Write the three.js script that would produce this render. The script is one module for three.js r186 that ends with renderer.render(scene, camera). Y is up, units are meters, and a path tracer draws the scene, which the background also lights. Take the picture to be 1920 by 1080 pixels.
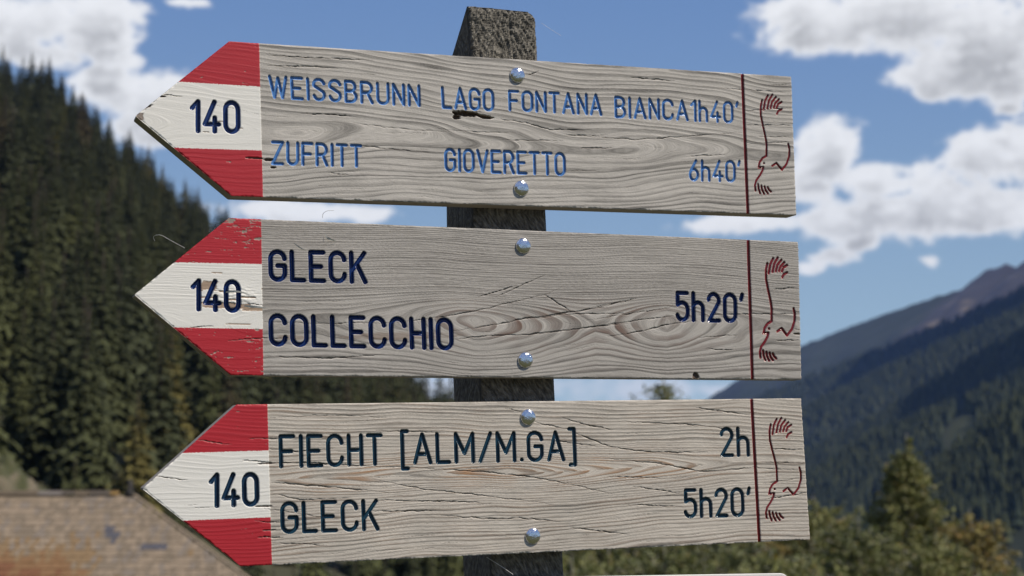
import * as THREE from 'three';
import { mergeGeometries } from 'three/addons/utils/BufferGeometryUtils.js';

// ---------------------------------------------------------------- camera, sky, sun, exposure
const scene = new THREE.Scene();
const camera = new THREE.PerspectiveCamera(21, 16 / 9, 0.05, 30000);
camera.position.set(0, 1.6, 0);
camera.rotation.x = THREE.MathUtils.degToRad(6.5);
camera.focus = 1.44;
camera.userData.fStop = 9.5;
const renderer = new THREE.WebGLRenderer({ antialias: true });
renderer.toneMapping = THREE.LinearToneMapping;
renderer.toneMappingExposure = 1.0;
renderer.shadowMap.enabled = true;

const RAD = Math.PI / 180;
const SUN_AZ = 66, SUN_EL = 50;                       // degrees: to the right of straight behind the camera, above the horizon
const sunDir = new THREE.Vector3(Math.sin(SUN_AZ * RAD) * Math.cos(SUN_EL * RAD), Math.sin(SUN_EL * RAD), Math.cos(SUN_AZ * RAD) * Math.cos(SUN_EL * RAD));
const sun = new THREE.DirectionalLight(0xfff3e2, 4.9);
sun.position.copy(sunDir).multiplyScalar(60);
sun.castShadow = true;
sun.shadow.mapSize.set(4096, 4096);
Object.assign(sun.shadow.camera, { left: -60, right: 60, top: 60, bottom: -60, near: 1, far: 200 });
scene.add(sun, sun.target);

// seeded noise
function rng(seed) { let s = seed >>> 0; return () => { s = (s + 0x6D2B79F5) >>> 0; let t = s; t = Math.imul(t ^ (t >>> 15), t | 1); t ^= t + Math.imul(t ^ (t >>> 7), t | 61); return ((t ^ (t >>> 14)) >>> 0) / 4294967296; }; }
const PERM = new Uint8Array(512), GX = new Float32Array(256), GY = new Float32Array(256);
{ const r = rng(77), p = [...Array(256).keys()]; for (let i = 255; i > 0; i--) { const j = Math.floor(r() * (i + 1)); [p[i], p[j]] = [p[j], p[i]]; } for (let i = 0; i < 512; i++) PERM[i] = p[i & 255]; for (let i = 0; i < 256; i++) { const a = r() * 6.2832; GX[i] = Math.cos(a); GY[i] = Math.sin(a); } }
function noise(x, y) {                                // gradient noise, about -1 .. 1
  const xi = Math.floor(x), yi = Math.floor(y), fx = x - xi, fy = y - yi, X = xi & 255, Y = yi & 255;
  const u = fx * fx * fx * (fx * (fx * 6 - 15) + 10), v = fy * fy * fy * (fy * (fy * 6 - 15) + 10);
  const a = PERM[PERM[X] + Y], b = PERM[PERM[X + 1] + Y], c = PERM[PERM[X] + Y + 1], d = PERM[PERM[X + 1] + Y + 1];
  const n0 = GX[a] * fx + GY[a] * fy, n1 = GX[b] * (fx - 1) + GY[b] * fy, n2 = GX[c] * fx + GY[c] * (fy - 1), n3 = GX[d] * (fx - 1) + GY[d] * (fy - 1);
  return 1.5 * (n0 + (n1 - n0) * u + (n2 + (n3 - n2) * u - n0 - (n1 - n0) * u) * v);
}
function fbm(x, y, o = 4) { let s = 0, a = 0.5; for (let i = 0; i < o; i++) { s += a * noise(x, y); x = x * 2.03 + 17.1; y = y * 2.03 + 5.7; a *= 0.5; } return s; }
const sstep = (a, b, x) => { const t = Math.min(1, Math.max(0, (x - a) / (b - a))); return t * t * (3 - 2 * t); };
const lerp = (a, b, t) => a + (b - a) * t;
function curve(pts, x) { if (x <= pts[0][0]) return pts[0][1]; for (let i = 1; i < pts.length; i++) if (x <= pts[i][0]) return lerp(pts[i - 1][1], pts[i][1], (x - pts[i - 1][0]) / (pts[i][0] - pts[i - 1][0])); return pts[pts.length - 1][1]; }

// sky: clear blue with fair-weather cumulus, as directions (azimuth, elevation, half width, half height in degrees)
const CLOUDS = [[13.85,15.79,4.42,1.44],[17.4,15.16,3.26,1.92],[10.78,16.34,2.11,0.77],[11.93,15.53,1.92,0.86],[16.43,13.94,2.5,1.15],[15.29,13.27,0.96,0.48],[17.89,13.47,2.3,1.06],[12.02,11.64,1.34,0.96],[11.43,10.8,1.34,1.15],[11.03,10.05,1.15,1.15],[13.31,9.96,1.54,0.96],[15.56,9.86,1.73,0.96],[17.24,10.53,1.92,1.25],[18.52,11.01,1.54,1.15],[14.41,8.96,4.22,0.96],[17.18,9.03,2.5,1.06],[12.14,8.66,2.3,0.77],[8.68,8.76,3.07,0.42],[11.74,7.52,1.15,0.42],[12.88,7.97,0.77,0.38],[15.02,7.23,0.38,0.31],[10.97,7.15,0.77,0.29],[-17.59,15.52,2.11,1.15],[-15.35,15.32,2.11,1.06],[-14.43,16.03,1.34,0.67],[-17.56,14.51,2.11,0.67],[-14.57,14.44,1.15,0.48],[-18.69,15.61,1.15,1.15],[-12.45,13.43,1.73,0.96],[-13.78,12.98,1.92,0.86],[-14.92,13.48,1.73,0.77],[-11.29,12.91,1.15,0.77],[-12.99,12.07,2.3,0.96],[-12.15,16.58,0.77,0.19],[-7.91,9.26,3.46,0.48],[-6.15,9.2,2.3,0.35],[-9.06,8.17,2.3,0.77],[-3.14,2.76,5.76,0.77],[0.79,2.87,2.3,0.48],[4.7,2.76,2.88,0.58],[7.62,2.84,1.54,0.38],[18.03,12.44,0.77,0.38]];
{
  const w = 4096, h = 2048, data = new Float32Array(w * h * 4);
  const cover = (az, el) => {                         // > 0 inside cloud
    const wx = 0.5 * fbm(az * 0.55 + 3, el * 0.8), wy = 0.4 * fbm(az * 0.55 + 40, el * 0.8 + 9), det = fbm(az * 0.42 + 11, el * 0.75 + 2, 5);
    let d = -1;
    const inside = Math.max(0, Math.abs(az) - 19) / 6 + Math.max(0, el - 17) / 3;
    if (Math.abs(az) < 28 && el < 22) for (const [a, e, rx, ry] of CLOUDS) {
      const x = (az + wx * 1.2 - a) / rx, y = (el + wy - e) / ry, q = x * x + y * y;
      if (q < 6) d = Math.max(d, 1 - Math.sqrt(q));
    }
    if (inside > 0) { const s = 60 / (8 + Math.max(el, 0)), p = fbm(az * 0.11 * Math.cos(el * RAD) + 5, el * 0.2 * s * 0.25, 4) * 1.7 - 0.30; d = Math.max(d, lerp(-1, p, Math.min(1, inside))); }
    const bil = 0.5 - Math.abs(noise(az * 1.25 + 3, el * 1.9)) * 0.9 + 0.35 - 0.5 * Math.abs(noise(az * 2.9, el * 4.1 + 8)); return d + 0.72 * det + 0.30 * bil - 0.06;
  };
  for (let j = 0; j < h; j++) {
    const el = (j + 0.5) / h * 180 - 90;
    for (let i = 0; i < w; i++) {
      const o = (j * w + i) * 4;
      if (el < -1) { data[o] = 0.2; data[o + 1] = 0.24; data[o + 2] = 0.25; data[o + 3] = 1; continue; }
      // column -> azimuth right of straight ahead (-z)
      let az = (i + 0.5) / w * 360 - 90; if (az > 180) az -= 360;
      const k = Math.pow(Math.max(0, 1 - el / 90), 1), t = Math.exp(-Math.max(el, 0) / 9);
      let r = lerp(0.045, 0.088, k) + 0.47 * t, g = lerp(0.12, 0.20, k) + 0.55 * t, b = lerp(0.34, 0.51, k) + 0.22 * t;
      const near = Math.abs(az) < 30 && el < 24;
      if (near || ((i & 3) === 0) || true) {
        const c = cover(az, el), soft = el < 5 ? 0.8 : 0.44, a = sstep(0, soft, c) * (el < 5 ? 0.7 : 0.97);
        if (a > 0.002) {
          const up = cover(az + 0.25, el + 0.55), up2 = cover(az + 0.3, el + 1.1);
          const shade = sstep(0.1, 1.0, up) * 0.55 + sstep(0.1, 1.1, up2) * 0.45;
          const body = 0.93 - 0.44 * shade * sstep(0.2, 0.9, c) + 0.07 * fbm(az * 1.6, el * 1.8, 3);
          r = lerp(r, body * 0.96, a); g = lerp(g, body * 0.975, a); b = lerp(b, body * 1.0, a);
        }
      }
      data[o] = r; data[o + 1] = g; data[o + 2] = b; data[o + 3] = 1;
    }
  }
  const t = new THREE.DataTexture(data, w, h, THREE.RGBAFormat, THREE.FloatType);
  t.mapping = THREE.EquirectangularReflectionMapping; t.magFilter = THREE.LinearFilter; t.needsUpdate = true;
  scene.background = t; scene.environment = t;
}
scene.fog = new THREE.FogExp2(new THREE.Color().setRGB(0.24, 0.42, 0.95), 3.2e-5);   // thin blue mountain air

// ---------------------------------------------------------------- helpers
const counts = {};
const numbered = (n) => { counts[n] = (counts[n] ?? -1) + 1; return counts[n] ? n + '_' + String(counts[n]).padStart(3, '0') : n; };
function tag(o, label, category, group) { o.userData.label = label; o.userData.category = category; if (group) o.userData.group = group; return o; }
function struct(o) { o.userData.kind = 'structure'; return o; }
function mesh(name, geo, mat, parent) { const m = new THREE.Mesh(geo, mat); m.name = parent ? name : numbered(name); (parent ?? scene).add(m); return m; }
const rgb = (r, g, b) => new THREE.Color().setRGB(r, g, b);
const std = (o) => new THREE.MeshStandardMaterial({ roughness: 0.9, metalness: 0, side: THREE.DoubleSide, ...o });
function geoOf(pos, { nor, uv, col, idx } = {}) {
  const g = new THREE.BufferGeometry();
  g.setAttribute('position', new THREE.Float32BufferAttribute(pos, 3));
  if (uv) g.setAttribute('uv', new THREE.Float32BufferAttribute(uv, 2));
  if (col) g.setAttribute('color', new THREE.Float32BufferAttribute(col, 3));
  if (idx) g.setIndex(idx);
  if (nor) g.setAttribute('normal', new THREE.Float32BufferAttribute(nor, 3)); else g.computeVertexNormals();
  return g;
}
// a grey-scale noise tile used as colour grain and bump
function grainTexture(size, fn, srgb) {
  const d = new Uint8Array(size * size * 4);
  for (let j = 0; j < size; j++) for (let i = 0; i < size; i++) { const c = fn(i / size, j / size), o = (j * size + i) * 4; for (let k = 0; k < 3; k++) d[o + k] = Math.max(0, Math.min(255, (Array.isArray(c) ? c[k] : c) * 255)); d[o + 3] = 255; }
  const t = new THREE.DataTexture(d, size, size); t.wrapS = t.wrapT = THREE.RepeatWrapping; t.magFilter = THREE.LinearFilter; t.generateMipmaps = false; if (srgb) t.colorSpace = THREE.SRGBColorSpace; t.needsUpdate = true; return t;
}
const dirTo = (az, el) => new THREE.Vector3(Math.sin(az * RAD), Math.tan(el * RAD), -Math.cos(az * RAD));   // per metre of ground distance
const EYE = 1.6;
// ---------------------------------------------------------------- terrain
// ridge of the wooded hillside on the left: ground elevation (degrees) against azimuth, crest about 650 m away
const HILL = [[-60, 19], [-40, 16.5], [-26, 14.4], [-18.65, 13.0], [-16.8, 12.5], [-14.9, 11.1], [-12.95, 9.2], [-10.43, 7.5], [-7.08, 4.7], [-3.93, 1.9], [-2.55, 0.9], [0, -1.5], [4, -4], [12, -6], [60, -6]];
const R0 = 120, R1 = 650;
function ground(az, r) {
  const low = r < 4 ? 0 : -7 * sstep(4, 26, r) - 6 * sstep(40, 120, r);
  const crest = Math.tan(curve(HILL, az) * RAD) * R1 + EYE;
  let y = low;
  if (r > R0) {
    const s = (r - R0) / (R1 - R0);
    y = s < 1 ? lerp(low, crest, Math.pow(s, 1.12)) : crest - (r - R1) * 0.22 * (az < 2 ? 1 : 0.05);
    y = Math.max(y, -140);
    y += (s < 1 ? s : 1) * (5 * noise(az * 0.5, r * 0.012) + 2 * noise(az * 1.6, r * 0.03 + 4));
  }
  const x = Math.sin(az * RAD) * r, z = -Math.cos(az * RAD) * r;
  return y + 0.25 * sstep(3, 20, r) * noise(x * 0.2, z * 0.2);
}
const soil = std({ color: 0xffffff, vertexColors: true, roughness: 1, map: grainTexture(256, (u, v) => { const n = 0.5 + 0.5 * fbm(u * 24, v * 24, 4); const c = 0.78 + 0.22 * n; return [c, c, c * 0.95]; }) });
{
  const azs = []; for (let a = -180; a < -30; a += 6) azs.push(a); for (let a = -30; a < 26; a += 0.7) azs.push(a); for (let a = 26; a <= 180; a += 6) azs.push(a); azs[azs.length - 1] = 180;
  const rs = [0, 1, 2, 3, 4, 5, 7, 9, 12, 15, 18, 22, 26, 32, 40, 50, 62, 75, 90, 105, 120]; for (let r = 140; r < 700; r += 20) rs.push(r); for (const r of [720, 800, 900, 1100, 1400, 2000, 3000, 5000, 8000, 14000]) rs.push(r);
  const pos = [], uv = [], col = [], idx = [];
  for (const r of rs) for (const a of azs) {
    const x = Math.sin(a * RAD) * r, z = -Math.cos(a * RAD) * r; pos.push(x, ground(a, r), z); uv.push(x / 6, z / 6);
    const m = 0.5 + 0.5 * fbm(x * 0.05, z * 0.05), f = r > 100 ? 1 : 0;
    col.push(lerp(0.055, 0.045, f) * (0.8 + 0.5 * m), lerp(0.062, 0.047, f) * (0.8 + 0.4 * m), lerp(0.024, 0.024, f));
  }
  const n = azs.length;
  for (let j = 0; j < rs.length - 1; j++) for (let i = 0; i < n - 1; i++) { const a = j * n + i; idx.push(a, a + 1, a + n, a + 1, a + n + 1, a + n); }
  struct(mesh('ground', geoOf(pos, { uv, col, idx }), soil));
}
// ridges of the mountains across the valley: [azimuth, elevation] of the crest line, its distance, how it falls to the left
const forestMat = std({ vertexColors: true, roughness: 1 });
const ridgeInfo = [];
function ridge(name, crest, dist, steep, rough, tone) {
  const a0 = crest[0][0], a1 = crest[crest.length - 1][0], n = 150, m = 46, pos = [], col = [], idx = [];
  const at = (az, s) => {                              // s: 0 at the crest, 1 at the foot
    const R = typeof dist === 'function' ? dist(az) : dist, el = curve(crest, az), top = Math.tan(el * RAD) * R + EYE;
    const drop = s * (top + 260 + R * 0.04), out = drop / steep;
    const c = dirTo(az, 0).multiplyScalar(R);
    let x = c.x - 0.90 * out, z = c.z + 0.44 * out, y = top - drop - (1 - Math.exp(-drop / (R * 0.004))) * 0;
    const k = 1 / (R * 0.022), sp = 1 - Math.abs(noise((x * 0.6 + z * 0.8) * k * 0.7, s * 1.2 + R)) * 2;
    y += sstep(0, 0.25, s) * R * rough * (0.6 * sp + 0.5 * fbm(x * k, z * k, 4));
    y += R * rough * 0.16 * fbm(az * 5 + R, s * 12, 4);
    if (s < 0) y = top + s * R * 0.08;
    return [x, y, z];
  };
  for (let j = -2; j <= m; j++) for (let i = 0; i <= n; i++) {
    const az = lerp(a0, a1, i / n), s = j < 0 ? j * 0.5 : Math.pow(j / m, 1.5), p = at(az, s);
    if (j < 0) { const R = typeof dist === 'function' ? dist(az) : dist; const d = dirTo(az, 0); p[0] = d.x * R * (1 - 0.3 * s); p[2] = d.z * R * (1 - 0.3 * s); }
    pos.push(...p); col.push(...tone(az, s, p));
  }
  for (let j = 0; j < m + 2; j++) for (let i = 0; i < n; i++) { const a = j * (n + 1) + i; idx.push(a, a + n + 1, a + 1, a + 1, a + n + 1, a + n + 2); }
  const o = struct(mesh(name, geoOf(pos, { col, idx }), forestMat));
  ridgeInfo.push({ name, at, a0, a1 });
  return o;
}
const woods = (az, s, p) => { const n = 0.5 + 0.5 * fbm(p[0] * 0.012, p[2] * 0.012, 4), q = sstep(0.62, 0.8, n); return [lerp(0.020, 0.042, q), lerp(0.028, 0.050, q), lerp(0.018, 0.022, q)]; };
ridge('rocky_mountain', [[3, -0.5], [5.5, 1.3], [7.23, 2.46], [9, 3.5], [10.52, 4.27], [12.43, 5.0], [14.32, 5.63], [15.44, 5.98], [16.33, 6.22], [16.74, 6.6], [17.11, 6.87], [17.47, 6.9], [17.75, 7.06], [18.1, 6.87], [18.38, 7.11], [19.5, 7.6], [21, 7.2], [24, 8], [30, 7]], 6200, 0.75, 0.012, (az, s, p) => {
  const rock = sstep(15.8, 16.8, az + 1.2 * fbm(az * 1.3, s * 9)) * sstep(0.34, 0.18, s + 0.12 * fbm(az * 2, s * 20)), scree = sstep(0.22, 0.40, fbm(az * 1.7 + 2, s * 22 + 4, 4)) * rock * sstep(0.03, 0.1, s), w = woods(az, s, p);
  return [lerp(lerp(w[0], 0.040, rock), 0.26, scree), lerp(lerp(w[1], 0.038, rock), 0.21, scree), lerp(lerp(w[2], 0.044, rock), 0.14, scree)];
});
ridge('forested_mountain', [[4, -0.5], [7.23, 1.2], [8.3, 1.9], [9.34, 2.54], [10.5, 3.01], [12.78, 3.85], [14.66, 4.58], [17.07, 5.56], [18.35, 6.17], [20, 6.9], [23, 8], [30, 9]], 4600, 1.0, 0.010, woods);
ridge('mountain_spur', [[6, -0.6], [8.55, 0.81], [11.62, 2.42], [14.26, 3.63], [17.23, 4.9], [18.32, 5.33], [21, 6.3], [28, 8]], 3500, 1.0, 0.010, woods);
ridge('mountain_spur', [[7, -1.6], [9.48, -0.35], [13.28, 1.55], [17.92, 4.32], [18.29, 4.49], [21, 5.8], [28, 8]], 2700, 1.0, 0.012, woods);
ridge('mountain_spur', [[6, -4], [9.45, -1.68], [10.99, -0.53], [13.08, 0.79], [15.12, 1.54], [17, 2.4], [21, 3.8], [28, 6]], 2000, 1.0, 0.012, woods);
ridge('valley_slope', [[9, -5.5], [13.18, -2.41], [15.24, -0.52], [17.09, 0.97], [18.19, 1.89], [21, 3.6], [28, 6]], 1300, 0.9, 0.012, woods);
// the woods on those slopes: far too many trees to tell apart
{
  const r = rng(5), parts = [];
  for (let k = 0; k < 3; k++) parts.push(new THREE.ConeGeometry(0.30 - 0.09 * k, 0.5, 5, 1, true).translate(0, 0.25 + 0.26 * k, 0));
  const cone = mergeGeometries(parts), M = new THREE.Matrix4(), Q = new THREE.Quaternion(), c = new THREE.Color(), spots = [];
  for (const [k, N] of [[1, 6000], [2, 9000], [3, 9000], [4, 7000], [5, 7000]]) { const f = ridgeInfo[k]; for (let i = 0; i < N; i++) { const az = lerp(Math.max(f.a0, 5), Math.min(f.a1, 23), r()), s = Math.pow(r(), 1.6) * 0.75, p = f.at(az, s); if (fbm(p[0] * 0.012, p[2] * 0.012, 3) > 0.32) continue; spots.push([p, 13 + 12 * r()]); } }
  const im = new THREE.InstancedMesh(cone, std({ roughness: 1 }), spots.length);
  spots.forEach(([p, h], i) => { M.compose(new THREE.Vector3(p[0], p[1] - 1, p[2]), Q.setFromAxisAngle(new THREE.Vector3(0, 1, 0), r() * 6), new THREE.Vector3(h * 0.8, h, h * 0.8)); im.setMatrixAt(i, M); const t = r(); im.setColorAt(i, c.setRGB(lerp(0.018, 0.055, t * t), lerp(0.030, 0.065, t * t), lerp(0.016, 0.022, t))); });
  im.name = 'distant_forest'; im.userData.kind = 'stuff'; tag(im, 'dark distant conifer forest covering the mountain slopes across the valley', 'forest'); scene.add(im);
}
// unseen clouds added high to the right to shade the far valley side
{
  const puff = std({ color: rgb(0.85, 0.86, 0.88), roughness: 1 }), r = rng(9);
  const cloud_for_shade = (x, y, z, w, d, h, n) => {
    const parts = [];
    for (let k = 0; k < n; k++) {
      const g = new THREE.IcosahedronGeometry(1, 3), p = g.attributes.position, a = r() * 6.283, q = Math.sqrt(r()), s = (0.30 + 0.25 * r()) * Math.min(w, d), ox = Math.cos(a) * q * w * 0.8, oz = Math.sin(a) * q * d * 0.8;
      for (let i = 0; i < p.count; i++) { const vx = p.getX(i), vy = p.getY(i), vz = p.getZ(i), m = 1 + 0.28 * fbm(vx * 2.2 + k * 3, vz * 2.2 + vy * 2.6, 3); p.setXYZ(i, ox + vx * m * s, Math.max(-0.16 * h, vy * m * h * (0.6 + 0.5 * (1 - q))), oz + vz * m * s); }
      g.computeVertexNormals(); parts.push(g);
    }
    const o = struct(mesh('cloud_for_shade', mergeGeometries(parts), puff)); o.position.set(x, y, z);
  };
  cloud_for_shade(3150, 1500, -3650, 1150, 900, 260, 16); cloud_for_shade(2500, 1350, -2150, 900, 620, 230, 14); cloud_for_shade(5600, 2100, -6300, 1500, 900, 300, 14);
}
// ---------------------------------------------------------------- trees
const bark = std({ color: rgb(0.06, 0.045, 0.035), roughness: 1 }), paleBark = std({ color: rgb(0.30, 0.28, 0.25), roughness: 0.9 });
function spruceCrown(seed, K = 34, wide = 0.17) {      // one metre tall, many drooping sprays
  const r = rng(seed), pos = [];
  const tri = (a, b, c) => pos.push(...a, ...b, ...c);
  for (let k = 0; k <= K; k++) {
    const t = k / K, y0 = 0.07 + 0.92 * t, R = wide * Math.pow(1 - t, 0.8) * (0.82 + 0.36 * r()) + 0.008, nb = Math.round(lerp(12, 5, t)), off = r() * 6;
    for (let b = 0; b < nb; b++) {
      const a = off + (b + 0.5 * r()) / nb * 6.283, L = R * (0.7 + 0.5 * r()), cs = Math.cos(a), sn = Math.sin(a), dr = L * (0.30 + 0.35 * r()) * (1 - t * 0.7), y = y0 + (r() - 0.5) * 0.02;
      const P = (f, s, d) => [cs * L * f - sn * L * s, y - dr * f * f - d * L, sn * L * f + cs * L * s];
      tri(P(0, 0, -0.05), P(0.55, 0.12, 0.05), P(1, 0, 0)); tri(P(0, 0, -0.05), P(1, 0, 0), P(0.55, -0.12, 0.05));
      for (let q = 0; q < 3; q++) { const f = 0.35 + 0.22 * q + 0.1 * r(), sd = (0.20 + 0.16 * r()); tri(P(f - 0.12, 0.03, 0), P(f + 0.14, sd, 0.10 + 0.1 * r()), P(f + 0.1, 0, 0.02)); tri(P(f - 0.12, -0.03, 0), P(f + 0.1, 0, 0.02), P(f + 0.14, -sd, 0.10 + 0.1 * r())); }
      tri(P(0.3, 0.05, 0), P(0.62, 0, 0.28 + 0.2 * r()), P(0.8, -0.04, 0));
    }
  }
  return geoOf(pos);
}
const crowns = [spruceCrown(1), spruceCrown(2, 36, 0.145), spruceCrown(3, 32, 0.185), spruceCrown(4, 34, 0.16), spruceCrown(5, 30, 0.20)];
const trunkGeo = new THREE.CylinderGeometry(0.004, 0.014, 1, 6).translate(0, 0.5, 0);
const needles = [[0.046, 0.054, 0.018], [0.056, 0.064, 0.020], [0.040, 0.048, 0.018], [0.070, 0.078, 0.022], [0.090, 0.090, 0.024], [0.125, 0.108, 0.028], [0.078, 0.064, 0.028]].map((c) => std({ color: rgb(...c), roughness: 0.95 }));
function conifer(name, label, az, r, h, ci, mi, group, sink = 0.4) {
  const o = new THREE.Group(); o.name = numbered(name); scene.add(o);
  const d = dirTo(az, 0).multiplyScalar(r); o.position.set(d.x, ground(az, r) - sink, d.z); o.scale.set(h * 1.05, h, h * 1.05); o.rotation.y = az * 7.3 + r;
  mesh('trunk', trunkGeo, bark, o); mesh('crown', crowns[ci], needles[mi], o);
  return tag(o, label, 'tree', group);
}
{
  const r = rng(11), spots = [], extra = [];
  for (let rad = 165; rad < 668; ) {
    const step = lerp(9, 12.5, (rad - 165) / 500);
    for (let az = -46; az < 1; ) { const da = step / rad / RAD; const A = az + (r() - 0.5) * da * 0.8, q = rad + (r() - 0.5) * step * 0.9; (A > -19.6 && A < -1.2 ? spots : extra).push([A, q, r(), r(), r()]); az += da; }
    rad += step * 1.05;
  }
  // keep the trees the picture shows largest: each one whose upper part is not hidden behind nearer ones
  const seen = spots.map(([a, q, u, v, w]) => { const h = lerp(15, 27, u * 0.7 + 0.3 * v), top = Math.atan((ground(a, q) + h - EYE) / q) / RAD; return { a, q, u, v, w, h, top, px: h / q }; });
  const skyline = (s) => s.q > 560;
  const order = seen.map((s, i) => [s.top > -2.2 ? s.px * (skyline(s) ? 3 : 1) : 0, i]).sort((a, b) => b[0] - a[0]);
  const chosen = new Set(order.slice(0, 290).map((e) => e[1])), rest = [];
  seen.forEach((s, i) => {
    const warm = fbm(s.a * 0.6, s.q * 0.02 + 7), mi = s.w < 0.09 + 0.2 * Math.max(0, warm) ? 3 + Math.floor(s.v * 3.99) : Math.floor(s.v * 3);
    if (!chosen.has(i)) { rest.push([s, mi]); return; }
    const sk = skyline(s);
    conifer('spruce_tree', sk ? 'dark green spruce on the skyline of the wooded slope left of the signs' : mi > 3 ? 'yellowish green conifer among darker spruces on the wooded left slope' : 'dark green spruce amid the dense wood on the left slope', s.a, s.q, s.h, Math.floor(s.u * 4.99), mi, sk ? 'spruces along the left skyline' : mi > 3 ? 'yellowish conifers on the left slope' : 'spruces on the left slope');
  });
  const all = [...rest, ...extra.map(([a, q, u, v]) => [{ a, q, u, v, h: lerp(15, 27, u) }, Math.floor(v * 4)])], M = new THREE.Matrix4(), Q = new THREE.Quaternion(), Yax = new THREE.Vector3(0, 1, 0);
  const im = new THREE.InstancedMesh(crowns[0], std({ roughness: 0.95 }), all.length);
  all.forEach(([s, mi], i) => { const d = dirTo(s.a, 0).multiplyScalar(s.q); M.compose(new THREE.Vector3(d.x, ground(s.a, s.q) - 0.4, d.z), Q.setFromAxisAngle(Yax, s.a * 9), new THREE.Vector3(s.h * (0.9 + 0.3 * s.v), s.h, s.h * (0.9 + 0.3 * s.v))); im.setMatrixAt(i, M); im.setColorAt(i, needles[mi].color); });
  im.name = 'hillside_forest'; im.userData.kind = 'stuff'; tag(im, 'dense dark conifer wood filling the hillside left of the signs', 'forest'); scene.add(im);
}
// broadleaf tree: trunk with limbs, crown of small leaves in clumps
const leafMats = [[0.19, 0.20, 0.052], [0.26, 0.215, 0.055], [0.135, 0.155, 0.042], [0.27, 0.20, 0.05]].map((c) => { const m = new THREE.MeshPhysicalMaterial({ color: rgb(...c), roughness: 0.8, transmission: 0.35, thickness: 0, side: THREE.DoubleSide, vertexColors: true }); return m; });
function leafTree(name, label, az, topEl, dist, { w = 2, tall = 6, leaves = 7000, leaf = 0.075, mat = 0, cone = 1, seed = 1, sparse = 0, category = 'tree', group } = {}) {
  const r = rng(seed * 131 + 7), o = new THREE.Group(); o.name = numbered(name); scene.add(o);
  const d = dirTo(az, 0).multiplyScalar(dist), top = EYE + Math.tan(topEl * RAD) * dist, gy = ground(az, dist) - 0.1, h = top - gy;
  o.position.set(d.x, gy, d.z);
  const limbs = [], pos = [], col = [];
  const lean = [(r() - 0.5) * 0.3, (r() - 0.5) * 0.3];
  const axis = (t) => [lean[0] * t + 0.08 * Math.sin(t * 5 + seed), t * h * 0.97, lean[1] * t];
  const tube = (pts, r0) => limbs.push(new THREE.TubeGeometry(new THREE.CatmullRomCurve3(pts.map((p) => new THREE.Vector3(...p))), 5, r0, 5));
  const seg = 6; for (let i = 0; i < seg; i++) { const a = axis(i / seg), b = axis((i + 1) / seg), ra = lerp(0.11, 0.012, i / seg) * h / 9, rb = lerp(0.11, 0.012, (i + 1) / seg) * h / 9, g = new THREE.CylinderGeometry(rb, ra, 1, 7, 1, true), A = new THREE.Vector3(...a), B = new THREE.Vector3(...b); g.applyMatrix4(new THREE.Matrix4().compose(A.clone().add(B).multiplyScalar(0.5), new THREE.Quaternion().setFromUnitVectors(new THREE.Vector3(0, 1, 0), B.clone().sub(A).normalize()), new THREE.Vector3(1, A.distanceTo(B) * 1.03, 1))); limbs.push(g); }
  const c0 = Math.max(0.05, 1 - tall / h), clumps = [];
  const N = Math.round(150 * (1 - sparse * 0.6));
  for (let k = 0; k < N; k++) {
    const t = c0 + (1 - c0) * Math.pow(k / N, 0.9), f = (t - c0) / (1 - c0), shape = cone ? Math.pow(1 - f, 0.75) * (0.55 + 0.45 * sstep(0, 0.2, f)) + 0.05 : Math.sqrt(Math.max(0.02, 1 - Math.pow(2 * f - 0.85, 2) / 1.4));
    const a = k * 2.399 + r(), R = w * shape * (0.45 + 0.65 * r()), p0 = axis(t * 0.93), e = [p0[0] + Math.cos(a) * R, p0[1] + R * (0.25 + 0.4 * r()) * (cone ? 0.5 : 1), p0[2] + Math.sin(a) * R];
    tube([p0, [lerp(p0[0], e[0], 0.5), lerp(p0[1], e[1], 0.6), lerp(p0[2], e[2], 0.5)], e], 0.008 + 0.01 * (1 - f));
    for (let q = 0; q < 3; q++) clumps.push([lerp(p0[0], e[0], 0.5 + 0.27 * q), lerp(p0[1], e[1], 0.5 + 0.27 * q), lerp(p0[2], e[2], 0.5 + 0.27 * q), (0.07 + 0.20 * r() * r()) * (0.7 + 0.6 * w * 0.4)]);
  }
  for (let k = 0; k < 5; k++) { const p = axis(0.9 + 0.1 * k / 5); clumps.push([p[0] + (r() - 0.5) * 0.16, p[1], p[2] + (r() - 0.5) * 0.16, 0.05 + 0.05 * r()]); }
  for (let i = 0; i < leaves; i++) {
    const c = clumps[Math.floor(r() * clumps.length)], R = c[3] * 1.35 * Math.pow(r(), 0.75), th = r() * 6.283, ph = Math.acos(2 * r() - 1), x = c[0] + R * Math.sin(ph) * Math.cos(th), y = c[1] + R * Math.cos(ph) * 0.8, z = c[2] + R * Math.sin(ph) * Math.sin(th);
    const s = leaf * (0.6 + 0.8 * r()), u = new THREE.Vector3(r() - 0.5, r() - 0.7, r() - 0.5).normalize(), v = new THREE.Vector3(r() - 0.5, r() - 0.5, r() - 0.5).cross(u).normalize();
    const A = [x, y, z], B = [x + (u.x * 0.5 + v.x * 0.36) * s, y + (u.y * 0.5 + v.y * 0.36) * s, z + (u.z * 0.5 + v.z * 0.36) * s], C = [x + u.x * s, y + u.y * s, z + u.z * s], D = [x + (u.x * 0.5 - v.x * 0.36) * s, y + (u.y * 0.5 - v.y * 0.36) * s, z + (u.z * 0.5 - v.z * 0.36) * s];
    pos.push(...A, ...B, ...C, ...A, ...C, ...D);
    const g = 0.65 + 0.6 * r(), yl = r() < 0.12 ? 1.35 : 1; for (let q = 0; q < 6; q++) col.push(g * yl, g, g * 0.9);
  }
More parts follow.
